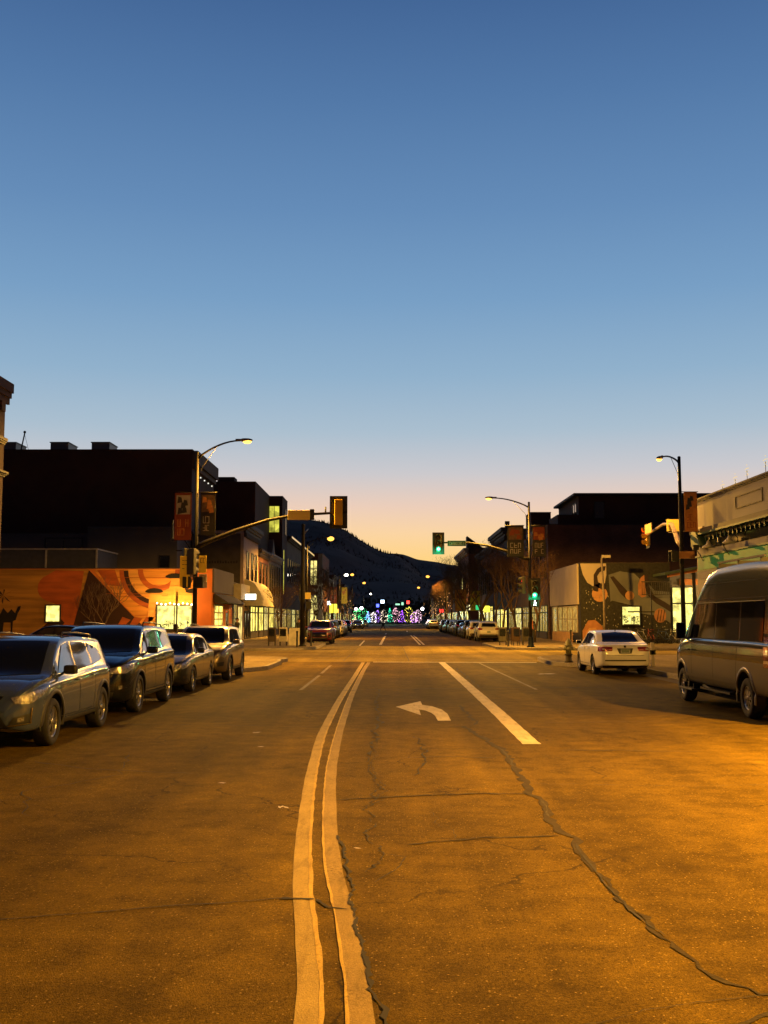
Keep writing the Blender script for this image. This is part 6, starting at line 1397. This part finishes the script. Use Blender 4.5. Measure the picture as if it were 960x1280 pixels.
spots = [(10.6,78.5,.72,1,'slim bare tree behind the green signals'),(10.9,92,.85,2,'bare tree right of the near white SUV'),(10.7,101,.95,3,'broad bare tree beyond the near white SUV'),(10.8,110,1.0,1,'bare tree before the brown brick row, third on the right'),
 (10.7,119,1.05,0,'tall bare tree whose twigs reach the sky by the grey false front'),(10.8,128,1.0,2,'brown-leaved tree before the false-front building'),(10.7,138,1.12,0,'tall bare tree breaking the skyline left of the false front'),(10.8,148,1.0,1,'bare tree near the orange banner'),
 (10.6,158,1.1,2,'brown-leaved tree at the second crossing on the right'),(10.4,184,1.0,3,'bare tree before the gabled building'),(10.3,194,1.0,1,'second bare tree before the gabled building'),(10.2,206,.9,2,'leafy tree down the far right pavement'),(10.2,220,.95,3,'bare tree past the gabled building'),(10.2,240,.9,1,'bare tree far down the right pavement'),(10,262,.9,2,'bare tree near the white globe lamp on the right'),
 (-9.2,90,.55,3,'small bare tree before the cream awning'),(-9.4,117,.75,1,'bare tree before the pediment shop'),(-9.2,128,.8,2,'bare tree before the long brown block'),(-9.3,140,.8,3,'second bare tree before the long brown block'),(-9.3,152,.8,0,'bare tree near the end of the long brown block'),
 (-9.2,205,.8,1,'bare tree beyond the brick office'),(-9.2,225,.85,2,'leafy tree far down the left pavement'),(-9.2,250,.9,3,'bare tree far down the left pavement')]
WB = emat('warm_twinkle', (1,.45,.12), 3.0); rw_ = random.Random(9)
for x, y, sc, v, lab in spots:
    tt = tree(lab, v, x, y, sc, x*y % 6)
    if y > 183:
        g = MB()
        for k in range(16): a = rw_.uniform(0,6.28); q = rw_.uniform(.2,1.9); g.ball((q*math.cos(a), q*math.sin(a), rw_.uniform(2.2,6.5)), .06, 4)
        g.build('string_bulbs', WB, tt, kind='stuff')
tree('bare young tree in front of the dark pyramid of the mural', 0, -18.6, 70.3, .50, 2.0); tree('thin bare tree left of the pyramid mural behind the parked cars', 0, -19.6, 70.5, .42, 4.0)

# decorated trees at the end of the street
bulbs = {}
def lit_tree(label, x, y, h, col, seed, w=1.6, cone=False, n=100):
    h *= .74; rnd = random.Random(seed); t = thing('decorated_tree', label, 'tree', (x, y, .14), 0, 'trees wrapped in coloured lights')
    MB().tube([(0,0,0),(0,0,h*.5),(.1,0,h*.75)], [.2,.13,.05], 6).build('trunk', BARK, t)
    g = MB(); c2_ = MB()
    for k in range(7):
        a = rnd.uniform(0,6.28); c2_.tube([(0,0,h*.35),(w*.4*math.cos(a),w*.4*math.sin(a),h*.65),(w*.7*math.cos(a),w*.7*math.sin(a),h*.95)], [.07,.05,.02], 4)
    c2_.build('branches', BARK, t)
    for k in range(n):
        z = rnd.uniform(.1, 1); rr = (w*(1-z)*1.0+.1) if cone else w*math.sin(math.pi*min(1, max(.08, z)))**.6; a = rnd.uniform(0, 6.28); q = rnd.uniform(.5,1)*rr
        g.ball((q*math.cos(a), q*math.sin(a), z*h), rnd.choice((.03,.04,.05,.06,.11)), 4)
    g.build('light_bulbs', emat('bulbs_%02d' % seed, col, 4.5), t, kind='stuff')
LT = [(-9.6,318,6.2,(.15,.9,.25),1,1.5,0,'green lit tree at the left end of the light display'),(-8.4,335,6.8,(.05,.85,.25),2,1.9,0,'tall green lit tree behind the periwinkle one'),(-6.6,325,5.2,(.25,.38,1),3,1.2,1,'periwinkle blue lit cone tree'),
 (-5.0,338,5.0,(.9,.8,.75),4,1.2,0,'white lit tree beside the periwinkle one'),(-3.9,345,5.8,(.35,.15,.8),5,1.0,0,'dim violet lit tree left of centre'),(-1.8,340,6.0,(.95,.75,.55),6,1.5,0,'warm white lit tree left of the emerald one'),
 (.1,335,6.6,(.02,.85,.42),7,1.5,1,'emerald lit cone tree in the centre'),(2.0,345,6.9,(1,.5,.6),8,1.6,0,'pink lit tree right of the emerald one'),(3.9,338,5.8,(.35,.08,.95),9,1.3,1,'purple lit tree with deep violet glow'),
 (6.2,342,7.2,(1,.85,.1),10,2.2,0,'tall yellow lit tree, brightest of the display'),(7.6,330,5.0,(.75,.3,.95),11,1.3,0,'lilac lit tree in front of the yellow one'),(9.0,342,6.0,(1,.6,.75),12,1.5,0,'pink lit tree at the right end of the display'),
 (-11.3,322,4.2,(1,.55,.35),13,1.4,0,'salmon lit tree under the pinkish globe lamp'),(-7.3,350,4.0,(.1,.8,.9),14,1.0,0,'turquoise lit bush behind the green trees')]
for x, y, h, col, sd, w, cn, lab in LT: lit_tree(lab, x, y, h, col, sd, w*1.08, bool(cn))
for x, col in ((-6,(.5,.6,1)),(0,(.3,1,.6)),(6,(1,.7,.6))): lamp_light(x, 322, 3.0, 900, col, 1.0, 'display_light')
for lab, x, y, z, w, h, m in [('round yellow lit sign over the far right row of cars', 11.9, 131, 3.0, .35, .38, emat('yellow_sign', (1,.85,.05), 2.2)), ('pale lit shop sign left of the round yellow one', 12.0, 152, 3.4, .9, .35, emat('pale_sign', (1,.85,.4), 2.0)),
        ('green lit shop sign low on the far right side', 11.8, 143, 3.3, .28, .32, emat('deepgreen_sign', (.02,.5,.15), 1.4)), ('small white lit sign far down the right side', 11.9, 168, 3.6, .3, .5, emat('pale_sign', (1,.85,.4), 2.0)),
        ('small white lit sign beyond the long brown block', -10.9, 192, 4.6, .35, .35, emat('white_small_sign', (1,.95,.85), 3.5)), ('orange lit sign far down the left side', -11.0, 222, 3.4, .5, .4, emat('orange_sign', (1,.35,.05), 2.5)), ('red lit sign far down the right side', 11.2, 232, 3.5, .4, .35, SRED)]:
    t = thing('hanging_sign', lab, 'sign', (x, y, z)); MB().box(-w,w,-.08,.08,-h,h,.07).build('lit_face', m, t); MB().box(-w-.1 if x < 0 else w,-w if x < 0 else w+.9,-.03,.03,-.05,.05).build('bracket', DKF, t)
g = MB(); rnd = random.Random(77)
for k in range(420):   # dark tree mass behind the display
    x = rnd.uniform(-45, 45); y = rnd.uniform(372, 420); z = rnd.uniform(1, 7.5); s_ = rnd.uniform(.5, 1.1)
    for q in range(7):
        c_ = Vector((x+rnd.gauss(0,1.1), y+rnd.gauss(0,1.1), z+rnd.gauss(0,.9))); a = Vector((rnd.uniform(-1,1),rnd.uniform(-1,1),rnd.uniform(-1,1))).normalized(); b_ = a.orthogonal().normalized(); g.face([c_-a*s_, c_+b_*s_*.8, c_+a*s_, c_-b_*s_*.8])
o = g.build('distant_wood', pmat('distant_foliage', (.03,.028,.018), .95)); o['kind'] = 'stuff'; o['label'] = 'dark mass of trees behind the coloured lights'; o['category'] = 'trees'

# ================================================================ PEOPLE
SKIN = pmat('skin', (.36,.20,.13), .6); HAIR = pmat('dark_hair', (.02,.013,.01), .7)
def person(label, loc, rz, jacket, trousers, shirt=None, stride=.0, h=1.74, swing=.2, lean=0.0):
    root = thing('person', label, 'person', loc, rz, 'pedestrians')
    s_ = stride
    J = [(0,0,.95),(0,-.01+lean*.2,1.12),(0,lean*.5,1.30),(0,lean*.9,1.44),(0,lean,1.52),(0,lean-.02,1.60),(0,lean-.02,1.68)]
    Rr = [(.15,.11),(.135,.095),(.155,.105),(.13,.085),(.055,.055),(.085,.095),(.08,.09)]
    E = [(0,1),(1,2),(2,3),(3,4),(4,5),(5,6)]; V = list(J); RR = list(Rr)
    def add(pt, r, frm): V.append(pt); RR.append(r); E.append((frm, len(V)-1)); return len(V)-1
    for sg in (-1, 1):
        k = sg*s_
        a = add((sg*.10,0,.88), (.105,.105), 0); b_ = add((sg*.10,-k*.32-.02,.50), (.065,.07), a); c = add((sg*.10,-k*.62+(.12*abs(k) if k < 0 else 0),.09), (.042,.045), b_); add((sg*.10,-k*.62-.15,.045), (.04,.03), c)
        q = add((sg*.19,lean*.9,1.40), (.06,.06), 3); e = add((sg*.235,lean*.7+k*swing,1.12), (.045,.045), q); w = add((sg*.23,lean*.5+k*swing*1.6-.08,.87), (.032,.03), e); add((sg*.225,lean*.5+k*swing*1.7-.11,.78), (.028,.02), w)
    me = bpy.data.meshes.new('b'); me.from_pydata([Vector(v)*(h/1.74) for v in V], E, []); o = bpy.data.objects.new('figure', me); COL.objects.link(o)
    md = o.modifiers.new('s', 'SKIN'); me.skin_vertices[0].data[0].use_root = True
    for i, r in enumerate(RR): me.skin_vertices[0].data[i].radius = r
    o.modifiers.new('u', 'SUBSURF').levels = 2
    dg = bpy.context.evaluated_depsgraph_get(); nm = bpy.data.meshes.new_from_object(o.evaluated_get(dg)); bpy.data.objects.remove(o)
    for m in (jacket, trousers, SKIN, BLK, shirt or jacket): nm.materials.append(m)
    for p in nm.polygons:
        c = p.center*(1.74/h); p.use_smooth = True
        p.material_index = 2 if c.z > 1.49 or (abs(c.x) > .19 and c.z < .86 and c.z > .7) else 0 if c.z > .82 else 3 if c.z < .10 else 1
        if shirt and c.z > .95 and c.z < 1.47 and abs(c.x) < .07 and c.y < -.02: p.material_index = 4
    link('figure', nm, root)
    g = MB(); g.ball((0,lean+.012,1.665*h/1.74), .098, 12, (.92,1.05,1.0)); 
    g.v = [(x, y, max(z, 1.64*h/1.74) if y < lean-.03 else z) for x, y, z in g.v]; g.build('hair', HAIR, root)
    g = MB(); fy = lean-.105
    g.tube([(0,fy+.005,1.655*h/1.74),(0,fy-.018,1.62*h/1.74),(0,fy+.006,1.612*h/1.74)], [.010,.014,.010], 6); g.build('nose', SKIN, root)
    g = MB(); [g.ball((sx_*.032, fy+.012, 1.645*h/1.74), .012, 6) for sx_ in (-1, 1)]; g.build('eyes', DKF, root)
    g = MB(); [g.ball((sx_*.088, lean-.01, 1.625*h/1.74), .024, 6, (.5,.8,1.2)) for sx_ in (-1, 1)]; g.build('ears', SKIN, root)
    return root
JK = pmat('dark_jacket', (.02,.018,.018), .8); TR = pmat('dark_trousers', (.015,.016,.02), .85); OS = pmat('salmon_shirt', (.42,.13,.07), .8)
person('person in dark clothes striding across the distant crosswalk', (-1.0, 160.5, .004), R(75), JK, TR, stride=.55, h=1.8)
person('person in dark jacket over a salmon shirt under the green signal', (10.1, 76.0, .14), 0, JK, TR, OS, stride=.12, h=1.8)
person('person in dark clothes leaning forward behind the bronze SUV', (-9.0, 62.5, .14), R(60), JK, TR, stride=.5, lean=-.12)
person('person in black standing by the big pole at the far left corner', (-6.2, 73.0, .14), R(20), JK, TR, stride=.1, h=1.7)
person('person standing at the cafe window by the porch', (21.2, 74.2, .14), R(200), JK, TR, stride=.1)
